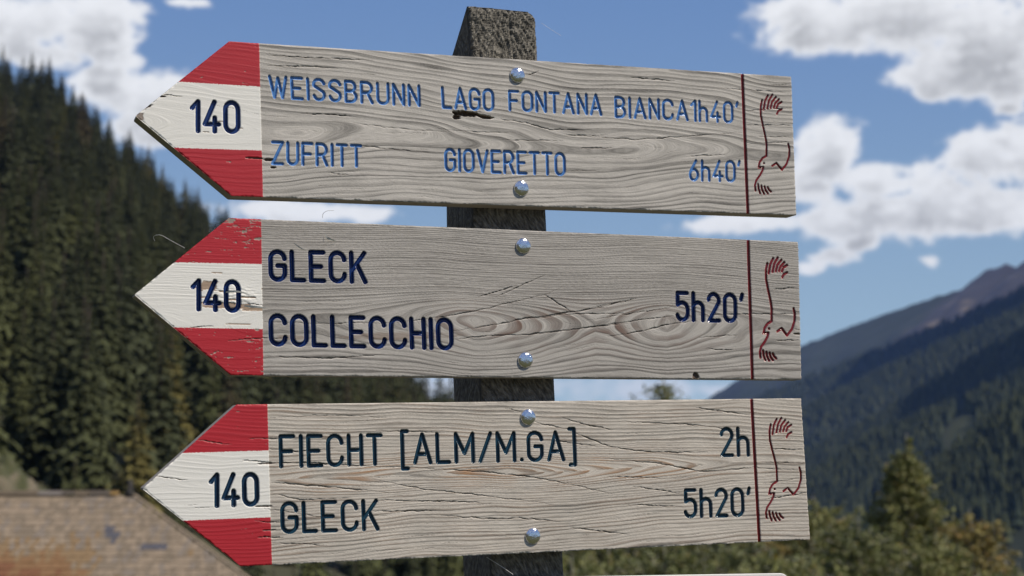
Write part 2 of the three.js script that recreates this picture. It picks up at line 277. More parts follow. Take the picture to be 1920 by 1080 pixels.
  mesh('trunk', mergeGeometries(limbs.map((g) => { const n = g.index ? g.toNonIndexed() : g; n.deleteAttribute('uv'); return n; })), paleBark, o);
  mesh('crown', geoOf(pos, { col }), leafMats[mat], o);
  return tag(o, label, category, group);
}
leafTree('larch_tree', 'tall pointed yellow-green tree right of the lowest sign', 14.05, 1.5, 45, { w: 2.9, tall: 8.4, leaves: 26000, leaf: 0.11, mat: 0, seed: 3 });
leafTree('birch_tree', 'yellowish rounded tree at the right end of the tree row', 16.35, -1.2, 42, { w: 1.5, tall: 6, leaves: 13000, leaf: 0.095, mat: 1, cone: 0, seed: 4 });
leafTree('birch_tree', 'bushy green tree just right of the lowest sign board end', 11.1, -0.7, 40, { w: 1.8, tall: 6, leaves: 15000, leaf: 0.09, mat: 0, cone: 0, seed: 5 });
leafTree('birch_tree', 'low green tree filling the gap left of the tall pointed tree', 12.6, -1.5, 37, { w: 1.7, tall: 5, leaves: 14000, leaf: 0.085, mat: 2, cone: 0, seed: 6 });
leafTree('birch_tree', 'low olive tree right below the tall pointed tree', 15.0, -2.0, 36, { w: 1.6, tall: 5, leaves: 14000, leaf: 0.085, mat: 0, cone: 0, seed: 7 });
leafTree('birch_tree', 'low yellow-green shrub at the right edge below the dark valley slope', 17.9, -3.0, 34, { w: 1.5, tall: 4, leaves: 10000, leaf: 0.085, mat: 2, cone: 0, seed: 41 });
leafTree('birch_tree', 'slender sparse tree showing between the two lower sign boards', 5.65, 4.1, 62, { w: 1.25, tall: 5, leaves: 3800, leaf: 0.12, mat: 2, cone: 0, seed: 8, sparse: 0.6 });
[[8.9, -2.25, 34, 2], [7.0, -2.45, 36, 0], [5.2, -2.5, 33, 2], [3.6, -2.65, 35, 0], [2.2, -2.9, 33, 2], [10.0, -1.9, 43, 1], [8.0, -1.5, 47, 2], [6.1, -1.6, 48, 0], [4.4, -1.7, 46, 2], [2.9, -1.9, 47, 0], [9.4, -2.6, 30, 0]].forEach(([a, e, q, m], i) =>
  leafTree('birch_tree', ['leafy tree below the end of the lowest sign board', 'leafy tree below the right part of the lowest sign board', 'dark leafy tree below the lower hour lettering of the lowest board', 'leafy tree right of the post below the lowest sign', 'dark leafy tree just right of the post at the bottom edge', 'yellowish tree behind the lower right corner of the lowest board', 'tree rising behind the hour lettering of the lowest board, seen below its edge', 'tree of the rear row seen below the right half of the lowest board', 'dark tree of the rear row seen below the middle of the lowest board', 'tree of the rear row just right of the post', 'low green shrub in front below the right end of the lowest board'][i], a, e, q, { w: 1.8, tall: 5, leaves: 13000, leaf: 0.09, mat: m, cone: 0, seed: 20 + i }));
// the bigger conifers standing closer, at the foot of the slope behind the barn
[[-13.5, 150, 17, 4, 5, 'yellow-green larch rising above the barn ridge, left of the lowest arrow tip'], [-15.6, 140, 12, 1, 3, 'dark young spruce just above the barn ridge'], [-17.4, 120, 8, 2, 4, 'small light green spruce growing at the grassy knoll'], [-18.4, 118, 9, 0, 3, 'small spruce at the left edge beside the grassy knoll'], [-12.0, 135, 13, 3, 1, 'dark spruce right behind the barn hip'], [-9.4, 125, 11, 2, 2, 'dark spruce below the tip of the lowest arrow board'], [-7.2, 130, 12, 0, 3, 'olive spruce below the lettering of the lowest board'], [-5.4, 128, 11.5, 3, 1, 'dark spruce below the middle of the lowest board'], [-3.6, 126, 10.5, 1, 2, 'dark spruce left of the post at the bottom edge'], [-2.2, 140, 9.5, 4, 3, 'olive spruce directly behind the post foot'], [-16.5, 180, 20, 3, 0, 'tall dark spruce above the left part of the barn roof']].forEach(([a, q, h, c, m, l]) => conifer('spruce_tree', l, a, q, h, c, m));
// young conifers on the near slope below the lowest board
[[-8.6, 78, 4.9, 0, 1, 'small dark spruce right of the barn roof edge at the bottom'], [-7.9, 88, 5.6, 2, 3, 'small olive spruce at the bottom edge right of the barn roof'], [-6.4, 80, 5.2, 1, 0, 'small dark spruce at the bottom edge below the second lettering line'], [-5.7, 92, 6.2, 3, 2, 'narrow dark spruce at the bottom edge left of the middle'], [-4.6, 82, 5.6, 4, 1, 'broad dark spruce at the bottom edge near the post'], [-2.9, 86, 6.0, 2, 0, 'dark spruce touching the left side of the post at the bottom edge']].forEach(([a, q, h, c, m, l]) => conifer('spruce_tree', l, a, q, h * 1.35, c, m));
// grassy knoll with stones at the left edge, behind the barn
{
  const pos = [], col = [], idx = [], n = 40, c = dirTo(-18.3, 0).multiplyScalar(95), gy = ground(-18.3, 95);
  for (let j = 0; j <= n; j++) for (let i = 0; i <= n; i++) {
    const a = i / n * 6.2832, q = j / n, R = 7.5 * q, x = Math.cos(a) * R, z = Math.sin(a) * R, y = 15.6 * Math.pow(Math.max(0, 1 - q * q), 0.8) * (0.86 + 0.2 * fbm(x * 0.5 + 3, z * 0.5)) + 0.5 * fbm(x * 1.4, z * 1.4);
    pos.push(x, y - 0.5, z); const s = sstep(0.05, 0.3, fbm(x * 0.7 + 9, z * 0.7 + y * 0.6)); col.push(lerp(0.05, 0.13, s), lerp(0.055, 0.11, s), lerp(0.022, 0.075, s));
  }
  for (let j = 0; j < n; j++) for (let i = 0; i < n; i++) { const a = j * (n + 1) + i; idx.push(a, a + 1, a + n + 1, a + 1, a + n + 2, a + n + 1); }
  const o = struct(mesh('grassy_knoll', geoOf(pos, { col, idx }), soil.clone())); o.material.map = null; o.position.set(c.x, gy, c.z);
}
// ---------------------------------------------------------------- barn with a shingled hip roof
{
  const barn = new THREE.Group(); barn.name = 'barn'; scene.add(barn); tag(barn, 'barn with weathered wooden shingle hip roof at lower left', 'barn');
  const RX = -7.75, RZ = -32, RY = 0.98, LX = -21, pitch = 36 * RAD, sp = Math.sin(pitch), cp = Math.cos(pitch), SL = 5.2, HX = 1.30;   // ridge end, ridge left end, slope length, hip plan ratio
  barn.position.set(RX, RY, RZ);
  const r = rng(31);
  const wood = [[0.225, 0.178, 0.125], [0.185, 0.148, 0.105], [0.26, 0.205, 0.145], [0.215, 0.145, 0.075], [0.205, 0.115, 0.052], [0.175, 0.078, 0.036], [0.15, 0.055, 0.03], [0.20, 0.168, 0.135]].map((c) => std({ color: rgb(...c), roughness: 0.9 }));
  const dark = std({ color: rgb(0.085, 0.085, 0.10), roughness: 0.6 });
  // decking under the shingles (a slab with thickness) and the other roof faces
  const P = (x, s) => [x, -s * sp, s * cp];
  const e = SL * cp, dy = -SL * sp, hx = HX * e, l = LX - RX;
  const deck = []; const quad = (a, b, c, d) => deck.push(...a, ...b, ...c, ...a, ...c, ...d);
  const dn = (p) => [p[0], p[1] - 0.05, p[2]];
  const A = [l, 0, 0], Bp = [0, 0, 0], Cc = [hx, dy, e], D = [l - hx, dy, e], C2 = [-hx * 0.5, dy, -e], D2 = [l - hx, dy, -e];
  quad(dn(A), dn(D), dn(Cc), dn(Bp)); quad(dn(A), dn(Bp), dn(C2), dn(D2)); quad(dn(Bp), dn(Cc), [-hx * 0.5, dy - 0.05, -e], dn(Bp)); quad(dn(A), dn(D2), dn(D), dn(A));
  mesh('roof_deck', geoOf(deck), wood[1], barn);
  const walls = new THREE.BoxGeometry(-l + hx * 0.5, 3.2, 2 * e - 1.2).translate(l / 2 - hx * 0.6, dy - 1.45, 0);
  mesh('wall', walls, std({ color: rgb(0.12, 0.085, 0.06), roughness: 0.9 }), barn);
  // shingles
  const shapes = [0.078, 0.088, 0.084].map((w, k) => { const g = new THREE.BoxGeometry(w, 0.022, 0.25); const p = g.attributes.position; for (let i = 0; i < p.count; i++) if (p.getZ(i) > 0) p.setX(i, p.getX(i) * (0.93 + 0.03 * k)); g.computeVertexNormals(); return g; });
  const rows = Math.floor(SL / 0.19), list = [];
  for (let j = 0; j < rows; j++) {
    const s = 0.13 + j * 0.19, end = HX * s * cp;
    for (let x = end - 0.06 - (j % 2) * 0.05, c = 0; x > -9; x -= 0.099, c++) {
      const y = -s * sp, z = s * cp, wx = RX + x, wy = RY + y - EYE, wz = RZ + z, az = Math.atan2(wx, -wz) / RAD, el = Math.atan2(wy, Math.hypot(wx, wz)) / RAD;
      const tint = 0.55 * sstep(0.6, 2.9, s) * sstep(1.2, -2.6, x) * 2 + 0.5 * fbm(x * 0.5, s * 0.8) + 0.25 * fbm(x * 3, s * 3) + (r() - 0.5) * 0.28;
      const q = r(); let m = tint > 1.05 ? 6 : tint > 0.8 ? 5 : tint > 0.55 ? 4 : tint > 0.3 ? 3 : q < 0.3 ? 0 : q < 0.55 ? 1 : q < 0.8 ? 2 : 7, mat = wood[m];
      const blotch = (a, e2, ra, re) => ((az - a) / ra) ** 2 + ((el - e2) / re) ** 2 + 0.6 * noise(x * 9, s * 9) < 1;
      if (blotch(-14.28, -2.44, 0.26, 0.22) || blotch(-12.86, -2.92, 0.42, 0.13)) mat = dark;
      list.push({ x: x + (r() - 0.5) * 0.008, s: s + (r() - 0.5) * 0.012, mat, g: shapes[Math.floor(r() * 3)], tw: (r() - 0.5) * 0.05, lift: r() * 0.012, view: az > -18.9 && el > -4.05 && el < 0 });
    }
  }
  const place = (o, it) => { o.position.set(it.x, -it.s * sp + 0.012 * cp + it.lift, it.s * cp + 0.012 * sp); o.rotation.set(pitch - 0.075, it.tw, 0); };
  const inView = list.filter((i) => i.view).sort((a, b) => b.s - a.s), own = new Set(inView.slice(0, 300)), rest = new Map();
  const roof = mesh('shingle_underlay', geoOf([...P(l, 0.02), ...P(0, 0.02), ...P(hx * 0.99, SL * 0.99), ...P(l, 0.02), ...P(hx * 0.99, SL * 0.99), ...P(l - hx, SL * 0.99)].map((v, i) => (i % 3 === 1 ? v - 0.02 : v))), wood[1], barn);
  for (const it of list) {
    if (own.has(it)) { place(mesh('shingle', it.g, it.mat, barn), it); continue; }
    const o = new THREE.Object3D(); place(o, it); o.updateMatrix(); const g = it.g.clone().applyMatrix4(o.matrix), c = it.mat.color, n = g.attributes.position.count, cc = new Float32Array(n * 3); for (let k = 0; k < n; k++) { cc[k * 3] = c.r; cc[k * 3 + 1] = c.g; cc[k * 3 + 2] = c.b; } g.setAttribute('color', new THREE.BufferAttribute(cc, 3)); rest.set(it, g);
  }
  const more = mesh('shingle_field', mergeGeometries([...rest.values()]), std({ vertexColors: true, roughness: 0.9 }), barn); more.userData.kind = 'stuff';
  // ridge boards, hip boards, dark ridge knob
  const cap = [std({ color: rgb(0.34, 0.30, 0.27), roughness: 0.85 }), wood[2], wood[7], std({ color: rgb(0.45, 0.29, 0.11), roughness: 0.85 })];
  for (let x = -0.28, k = 0; x > -9; k++) { const w = [0.16, 0.42, 0.3, 0.25, 0.5, 0.45, 0.55, 0.4, 0.6][k % 9], m = [3, 2, 1, 2, 0, 1, 1, 0, 1][k % 9]; const b = mesh('ridge_board', new THREE.BoxGeometry(w - 0.012, 0.075 + 0.01 * (k % 3), 0.10), cap[m], barn); b.position.set(x - w / 2, 0.055 + 0.006 * (k % 2), 0.04); x -= w; }
  for (let k = 0; k < 9; k++) { const t = 0.25 + k * 0.5, len = Math.hypot(HX * cp, sp, cp) * 0.5; const b = mesh('hip_board', new THREE.BoxGeometry(0.06, 0.03, len - 0.02), wood[0], barn); const d = new THREE.Vector3(HX * cp, -sp, cp).normalize(); b.position.set(HX * cp * t, -sp * t + 0.035, cp * t); b.quaternion.setFromUnitVectors(new THREE.Vector3(0, 0, 1), d); }
  const knob = mesh('ridge_knob', new THREE.LatheGeometry([[0, 0], [0.09, 0], [0.10, 0.10], [0.055, 0.17], [0.075, 0.25], [0.03, 0.36], [0, 0.38]].map((p) => new THREE.Vector2(...p)), 12), std({ color: rgb(0.03, 0.028, 0.026), roughness: 0.8 }), barn); knob.position.set(-0.05, -0.03, 0.02);
}
// ---------------------------------------------------------------- signpost: post, three engraved arrow boards, a plate below
// measured on the boards, in millimetres: x along a board from the tip of its arrow, y up from its lower edge
const BOARDS = [{"org":[-346.98,68.79],"ang":0.02614,"poly":[[-0.0,69.47],[81.08,141.7],[653.59,142.95],[652.3,0.0],[82.61,1.25]],"pl":[[108.31,142.37],[110.72,0.95]],"s1":[[35.13,102.2],[108.62,101.81]],"s2":[[35.01,42.53],[109.9,43.39]],"line":[[597.29,142.79],[597.22,-0.89]],"bird":[[618.53,116.46],[606.9,23.28],[646.45,72.69]],"bolts":[[355.83,126.84],[356.95,17.46]],"words":[["WEISSBRUNN",117.4,111.69,118.21,92.73,257.54,110.69,257.7,92.0],["LAGO",280.42,110.4,281.07,91.58,330.39,110.88,330.44,91.3],["FONTANA",347.3,110.78,347.37,92.68,441.45,112.01,441.38,92.73],["BIANCA",457.2,110.74,457.1,91.4,534.34,110.85,534.17,91.98],["1h40'",539.06,111.64,538.84,91.67,590.09,112.16,589.79,91.98],["ZUFRITT",119.79,51.5,119.63,31.88,201.01,51.54,201.23,32.49],["GIOVERETTO",282.32,51.8,282.42,31.78,401.47,52.41,401.4,31.9],["6h40'",535.15,51.24,534.65,31.61,589.81,52.17,589.51,32.04],["140",48.24,84.86,48.16,58.42,88.62,85.88,88.93,59.34]],"cracks":[[274.91,70.71,302.1,69.94,329.65,69.94,352.19,71.23],[335.36,63.27,363.34,64.0,400.48,65.12],[403.4,70.46,448.0,72.49],[333.72,83.23,363.8,81.08,386.52,75.41,430.78,76.95],[417.97,59.1,447.58,59.84],[336.65,51.02,390.78,52.75],[404.56,36.17,437.86,37.42],[414.46,70.96,476.19,69.53,521.8,74.23,596.56,82.49],[599.63,70.66,653.35,75.74],[598.69,89.68,654.17,92.32],[597.55,104.36,654.46,110.57],[568.02,126.23,653.37,126.02],[627.34,133.08,653.79,134.58],[419.07,58.62,455.47,60.17],[533.86,55.47,576.4,58.83],[145.35,79.41,196.89,78.76],[193.79,72.39,223.51,70.31,252.62,68.66,290.52,68.9],[190.02,52.85,223.18,50.04,268.22,48.17],[170.29,25.4,189.62,24.14],[20.1,90.46,39.61,88.5],[472.71,131.57,521.69,130.65],[288.35,89.66,325.31,88.47],[366.71,128.0,377.73,131.78],[602.39,78.4,653.57,80.16],[115.14,130.89,164.17,131.5,214.36,132.62],[115.07,122.02,183.99,123.23]]},{"org":[-344.83,-87.82],"ang":0.01092,"poly":[[0.0,68.79],[80.01,139.4],[653.04,139.22],[651.85,0.18],[82.76,0.0]],"pl":[[108.77,139.23],[111.79,-0.04]],"s1":[[33.73,98.19],[109.55,99.14]],"s2":[[34.49,41.07],[111.21,40.98]],"line":[[596.04,140.06],[596.72,0.25]],"bird":[[616.95,116.08],[606.39,21.77],[645.23,71.45]],"bolts":[[357.44,124.42],[358.29,16.48]],"words":[["GLECK",117.06,110.41,117.95,85.52,203.54,111.97,204.29,85.58],["COLLECCHIO",117.69,53.08,118.57,27.68,285.28,52.65,286.14,26.24],["5h20'",516.43,83.96,516.37,57.57,587.51,83.42,587.33,57.41],["140",49.13,82.35,49.43,57.49,88.79,82.3,89.49,56.74]],"cracks":[[201.81,47.71,237.92,49.47,278.4,55.61,312.14,62.08,338.79,69.01,381.38,79.18,397.15,86.95],[287.62,42.23,334.78,50.29,355.89,54.87,404.64,62.29,438.47,68.59,465.75,75.19],[287.57,34.38,319.49,38.48,361.5,40.45,400.45,45.33,424.17,48.33],[312.25,74.69,350.49,86.58],[329.32,75.12,379.68,97.49],[361.48,39.55,424.17,48.33,465.31,53.38],[363.6,55.03,398.72,60.33,465.5,62.69],[377.48,79.08,404.66,63.21],[421.18,66.37,460.75,74.15,474.12,77.54],[420.99,55.01,483.89,65.17,514.33,70.02],[420.88,48.2,487.08,57.87,514.13,61.51],[441.95,39.49,478.45,45.44,503.76,52.05,537.89,57.35],[538.03,62.79,597.12,64.84,653.24,66.36],[620.9,89.92,653.25,92.7],[621.03,38.81,651.41,39.77],[644.61,50.76,651.75,49.3],[537.45,40.29,582.48,44.15],[545.73,29.57,580.28,28.49],[112.02,47.45,174.71,47.05,221.74,49.91],[80.13,30.16,112.12,33.03,135.5,33.41],[112.24,16.95,172.34,15.77,221.7,19.75],[46.64,41.3,67.42,43.09],[95.32,63.5,110.96,62.44]]},{"org":[-332.69,-254.7],"ang":0.02459,"poly":[[-0.0,69.36],[79.96,140.2],[642.43,139.89],[645.67,0.31],[82.61,0.0]],"pl":[[107.08,140.17],[110.26,-0.72]],"s1":[[34.14,99.03],[108.13,99.64]],"s2":[[33.49,41.06],[110.08,41.28]],"line":[[586.71,139.94],[589.3,0.01]],"bird":[[606.88,114.31],[598.38,22.9],[637.12,71.29]],"bolts":[[351.73,125.34],[353.63,15.37]],"words":[["FIECHT",118.39,111.56,118.9,85.1,209.59,110.83,209.96,85.22],["[ALM/M.GA]",229.53,110.94,229.86,85.45,397.41,110.39,397.74,84.88],["GLECK",119.36,52.7,119.88,27.86,205.03,52.5,205.66,27.37],["2h",552.1,110.78,551.62,85.16,580.73,111.08,580.75,84.76],["5h20'",510.75,52.61,510.35,27.43,579.89,51.83,579.94,26.5],["140",57.51,79.27,57.43,52.67,96.95,78.92,97.5,52.96]],"cracks":[[202.52,83.38,255.89,79.7,303.91,76.11,351.22,70.09,389.03,62.63,434.45,51.58],[202.35,71.8,250.64,61.12,300.09,54.92,374.61,43.81],[202.09,53.33,258.63,50.28,306.62,47.62],[201.95,43.35,260.1,41.35],[264.94,37.29,312.99,32.45,341.71,32.2,381.07,27.6],[357.69,120.49,390.5,113.49,427.06,98.17,453.87,92.7],[385.56,124.11,413.45,116.36,438.2,111.86],[391.32,21.62,451.17,12.87],[202.97,115.11,271.34,112.35],[328.89,133.75,345.9,130.32],[369.35,104.17,421.69,96.65],[431.86,95.75,477.9,89.7,536.55,88.42],[431.51,84.85,486.85,78.47,531.96,69.66,586.28,72.58,644.56,67.61],[456.36,58.18,504.6,49.99],[441.83,119.99,522.31,115.32,583.9,107.37],[521.07,132.55,584.62,123.91],[594.35,77.59,643.92,74.99],[602.82,90.45,642.58,88.73],[595.38,56.74,643.26,61.5],[430.97,68.11,491.98,64.77],[448.4,40.83,507.89,37.17],[596.64,41.12,646.54,46.53],[44.23,110.41,75.59,105.3],[8.98,79.37,37.52,75.64],[84.57,91.58,110.39,88.71,152.09,87.25,222.31,81.35],[110.27,71.36,151.89,67.13,221.96,58.91],[94.87,38.84,120.71,35.65],[97.81,24.55,120.61,22.89],[89.21,110.3,130.55,109.52],[108.95,100.84,136.64,97.67,167.91,100.36],[108.68,62.37,136.26,55.47,183.14,55.5],[102.51,49.05,116.21,47.08,159.38,38.77,214.74,39.1],[109.91,19.58,159.12,14.54],[110.67,128.12,160.37,129.7,216.07,126.59]]}];
const YAW = 19.5 * RAD, PLANE = new THREE.Vector3(0, 1.76528, -1.45061), THICK = 20;
// single-stroke engraving alphabet, cap height 1
const arc = (cx, cy, rx, ry, a0, a1, n = 9) => Array.from({ length: n + 1 }, (_, i) => { const a = lerp(a0, a1, i / n) * RAD; return [cx + rx * Math.cos(a), cy + ry * Math.sin(a)]; });
const GLYPHS = (() => {
  const g = {}, R = 0.25, w = 0.5;
  const oval = (W) => [[...arc(W / 2, 1 - W / 2, W / 2, W / 2, 180, 0), ...arc(W / 2, W / 2, W / 2, W / 2, 0, -180), [0, 1 - W / 2]]];
  g.O = [w, oval(w)]; g['0'] = [0.48, oval(0.48)];
  g.C = [w, [[...arc(R, 1 - R, R, R, 0, 180), ...arc(R, R, R, R, 180, 360)]]];
  g.G = [w, [[...arc(R, 1 - R, R, R, 0, 180), ...arc(R, R, R, R, 180, 360), [w, 0.5], [0.25, 0.5]]]];
  g.L = [0.42, [[[0, 1], [0, 0], [0.42, 0]]]];
  g.E = [0.46, [[[0.46, 1], [0, 1], [0, 0], [0.46, 0]], [[0, 0.5], [0.36, 0.5]]]];
  g.F = [0.46, [[[0.46, 1], [0, 1], [0, 0]], [[0, 0.5], [0.38, 0.5]]]];
  g.I = [0.02, [[[0.01, 1], [0.01, 0]]]];
  g.H = [0.46, [[[0, 1], [0, 0]], [[0.46, 1], [0.46, 0]], [[0, 0.5], [0.46, 0.5]]]];
  g.T = [0.48, [[[0, 1], [0.48, 1]], [[0.24, 1], [0.24, 0]]]];
  g.K = [0.5, [[[0, 1], [0, 0]], [[0.48, 1], [0, 0.36]], [[0.2, 0.62], [0.5, 0]]]];
  g.A = [0.56, [[[0, 0], [0.28, 1], [0.56, 0]], [[0.09, 0.3], [0.47, 0.3]]]];
  g.V = [0.54, [[[0, 1], [0.27, 0], [0.54, 1]]]];
  g.W = [0.74, [[[0, 1], [0.19, 0], [0.37, 0.95], [0.55, 0], [0.74, 1]]]];
  g.M = [0.62, [[[0, 0], [0, 1], [0.31, 0.3], [0.62, 1], [0.62, 0]]]];
  g.N = [0.48, [[[0, 0], [0, 1], [0.48, 0], [0.48, 1]]]];
  g.U = [w, [[[0, 1], ...arc(R, R, R, R, 180, 360), [w, 1]]]];
  g.Z = [0.5, [[[0, 1], [0.5, 1], [0, 0], [0.5, 0]]]];
  g.S = [0.48, [[...arc(0.24, 0.76, 0.24, 0.24, 10, 200), ...arc(0.24, 0.25, 0.24, 0.25, 40, -170)]]];
  g.B = [0.48, [[[0, 0], [0, 1], [0.24, 1], ...arc(0.24, 0.76, 0.2, 0.24, 90, -90), [0, 0.52]], [[0.2, 0.52], ...arc(0.24, 0.26, 0.24, 0.26, 90, -90), [0, 0]]]];
  g.R = [0.5, [[[0, 0], [0, 1], [0.24, 1], ...arc(0.24, 0.74, 0.24, 0.26, 90, -90), [0, 0.48]], [[0.28, 0.48], [0.5, 0]]]];
  g.h = [0.42, [[[0, 1], [0, 0]], [[0, 0.46], ...arc(0.21, 0.46, 0.21, 0.2, 180, 0), [0.42, 0]]]];
  g['1'] = [0.22, [[[0, 0.78], [0.22, 1], [0.22, 0]]]];
  g['2'] = [0.46, [[...arc(0.23, 0.76, 0.23, 0.24, 175, -25), [0.02, 0], [0.46, 0]]]];
  g['4'] = [0.52, [[[0.36, 1], [0.0, 0.24], [0.52, 0.24]], [[0.37, 0.46], [0.37, 0]]]];
  g['5'] = [0.46, [[[0.44, 1], [0.03, 1], [0.03, 0.56], ...arc(0.23, 0.4, 0.23, 0.24, 110, 0), ...arc(0.23, 0.24, 0.23, 0.24, 0, -165)]]];
  g['6'] = [0.46, [[[0.36, 1], ...arc(0.23, 0.28, 0.23, 0.28, 165, -180, 14)], [[0.0, 0.3], [0.03, 0.45], [0.36, 1]]]];
  g["'"] = [0.05, [[[0.06, 1.02], [0.0, 0.82]]]];
  g['.'] = [0.02, [[[0.01, 0.03], [0.015, 0.03]]]];
  g['/'] = [0.4, [[[0.4, 1], [0, 0]]]];
  g['['] = [0.18, [[[0.18, 1.12], [0, 1.12], [0, -0.2], [0.18, -0.2]]]];
  g[']'] = [0.18, [[[0, 1.12], [0.18, 1.12], [0.18, -0.2], [0, -0.2]]]];
  return g;
})();
// the bird emblem: strokes drawn in its own units
const BIRD = [[[229, 178], [218, 230], [218, 310], [236, 400], [258, 500], [268, 560], [267, 670], [232, 690], [208, 725], [198, 772], [240, 768], [232, 800], [210, 840], [178, 885], [166, 930], [172, 975]], [[245, 733], [246, 734]],
  [[194, 918], [198, 955], [212, 998]], [[222, 930], [228, 965], [247, 1002]], [[250, 937], [260, 972], [280, 1000]], [[278, 945], [290, 968], [308, 985]],
  [[280, 135], [255, 185], [242, 262]], [[320, 128], [290, 180], [275, 250]], [[352, 148], [318, 190], [304, 245]], [[378, 168], [345, 205], [332, 242]], [[402, 192], [370, 212], [358, 245]], [[402, 255], [372, 272], [360, 298]],
  [[318, 757], [355, 732], [403, 793], [445, 740], [468, 670], [470, 610], [460, 563]]];
const TW = 2048, TH = 512, MM = 0.33;                  // raster: 0.33 mm per texel
// per board: engraving radius and depth, ink, wood figure and tone
const STYLE = [
  { r: 1.38, depth: 1.5, ink: [0.075, 0.20, 0.47], numInk: [0.012, 0.032, 0.13], base: [0.465, 0.445, 0.41], line: 0.62, spacing: 4.6, brown: 0.0, peel: 0.05,
    ring: (x, y) => { const dy = y - 62 + 7 * noise(x * 0.006, 2.2); return Math.sqrt(dy * dy + 260) + 0.055 * x + 3.2 * noise(x * 0.009, y * 0.02) + 2.2 * noise(x * 0.016 + 7, y * 0.05); } },
  { r: 2.0, depth: 3.1, ink: [0.005, 0.022, 0.11], numInk: [0.006, 0.025, 0.12], base: [0.385, 0.368, 0.34], line: 0.58, spacing: 4.2, brown: 0.8, peel: 1,
    ring: (x, y) => { const dy = y - 49 - 5 * Math.exp(-(((x - 505) / 90) ** 2)) + 5 * noise(x * 0.006, 8.2), kn = [[-30, 8], [180, 12], [240, 18], [308, 34], [360, 24], [430, 8], [470, 16], [505, 25], [540, 16], [600, 6], [690, 3]], c = (curve(kn, x - 14) + 2 * curve(kn, x) + curve(kn, x + 14)) / 4; return (Math.sqrt(dy * dy + 1500) - 38.7) * (1 + 1.5 * sstep(5, 45, dy)) - c * Math.exp(-(dy * dy) / (dy > 0 ? 900 : 3000)) + 2.0 * noise(x * 0.012, y * 0.03) + 0.9 * noise(x * 0.03, y * 0.08); } },
  { r: 1.75, depth: 2.2, ink: [0.006, 0.036, 0.065], numInk: [0.006, 0.028, 0.065], base: [0.50, 0.465, 0.41], line: 0.56, spacing: 3.6, brown: 0.6, peel: 0.08,
    ring: (x, y) => { const dy = y - 76 + 5 * noise(x * 0.006, 5.2), c = curve([[0, 0], [120, 4], [240, 16], [330, 22], [430, 14], [520, 6], [653, 4]], x); return Math.sqrt(dy * dy + 60) * 1.05 - c * Math.exp(-(dy * dy) / 260) + 0.035 * (x - 300) * (dy > 0 ? 1 : 0.6) + 2.2 * noise(x * 0.01, y * 0.025 + 3) + 1.2 * noise(x * 0.024, y * 0.07); } },
];
const edgeWood = std({ color: rgb(0.36, 0.33, 0.29), roughness: 0.9, map: grainTexture(256, (u, v) => { const n = 0.82 + 0.3 * fbm(u * 4, v * 40, 4); return [n, n * 0.985, n * 0.96]; }) });
const steel = std({ color: rgb(0.78, 0.78, 0.79), metalness: 1, roughness: 0.13, bumpMap: grainTexture(128, (u, v) => 0.5 + 0.5 * fbm(u * 10, v * 10, 3)), bumpScale: 0.0003 });

const signpost = new THREE.Group(); signpost.name = 'signpost'; scene.add(signpost);
tag(signpost, 'wooden hiking signpost with three grey arrow boards tipped red and white', 'signpost');
signpost.position.set(PLANE.x, 0, PLANE.z); signpost.rotation.y = YAW;

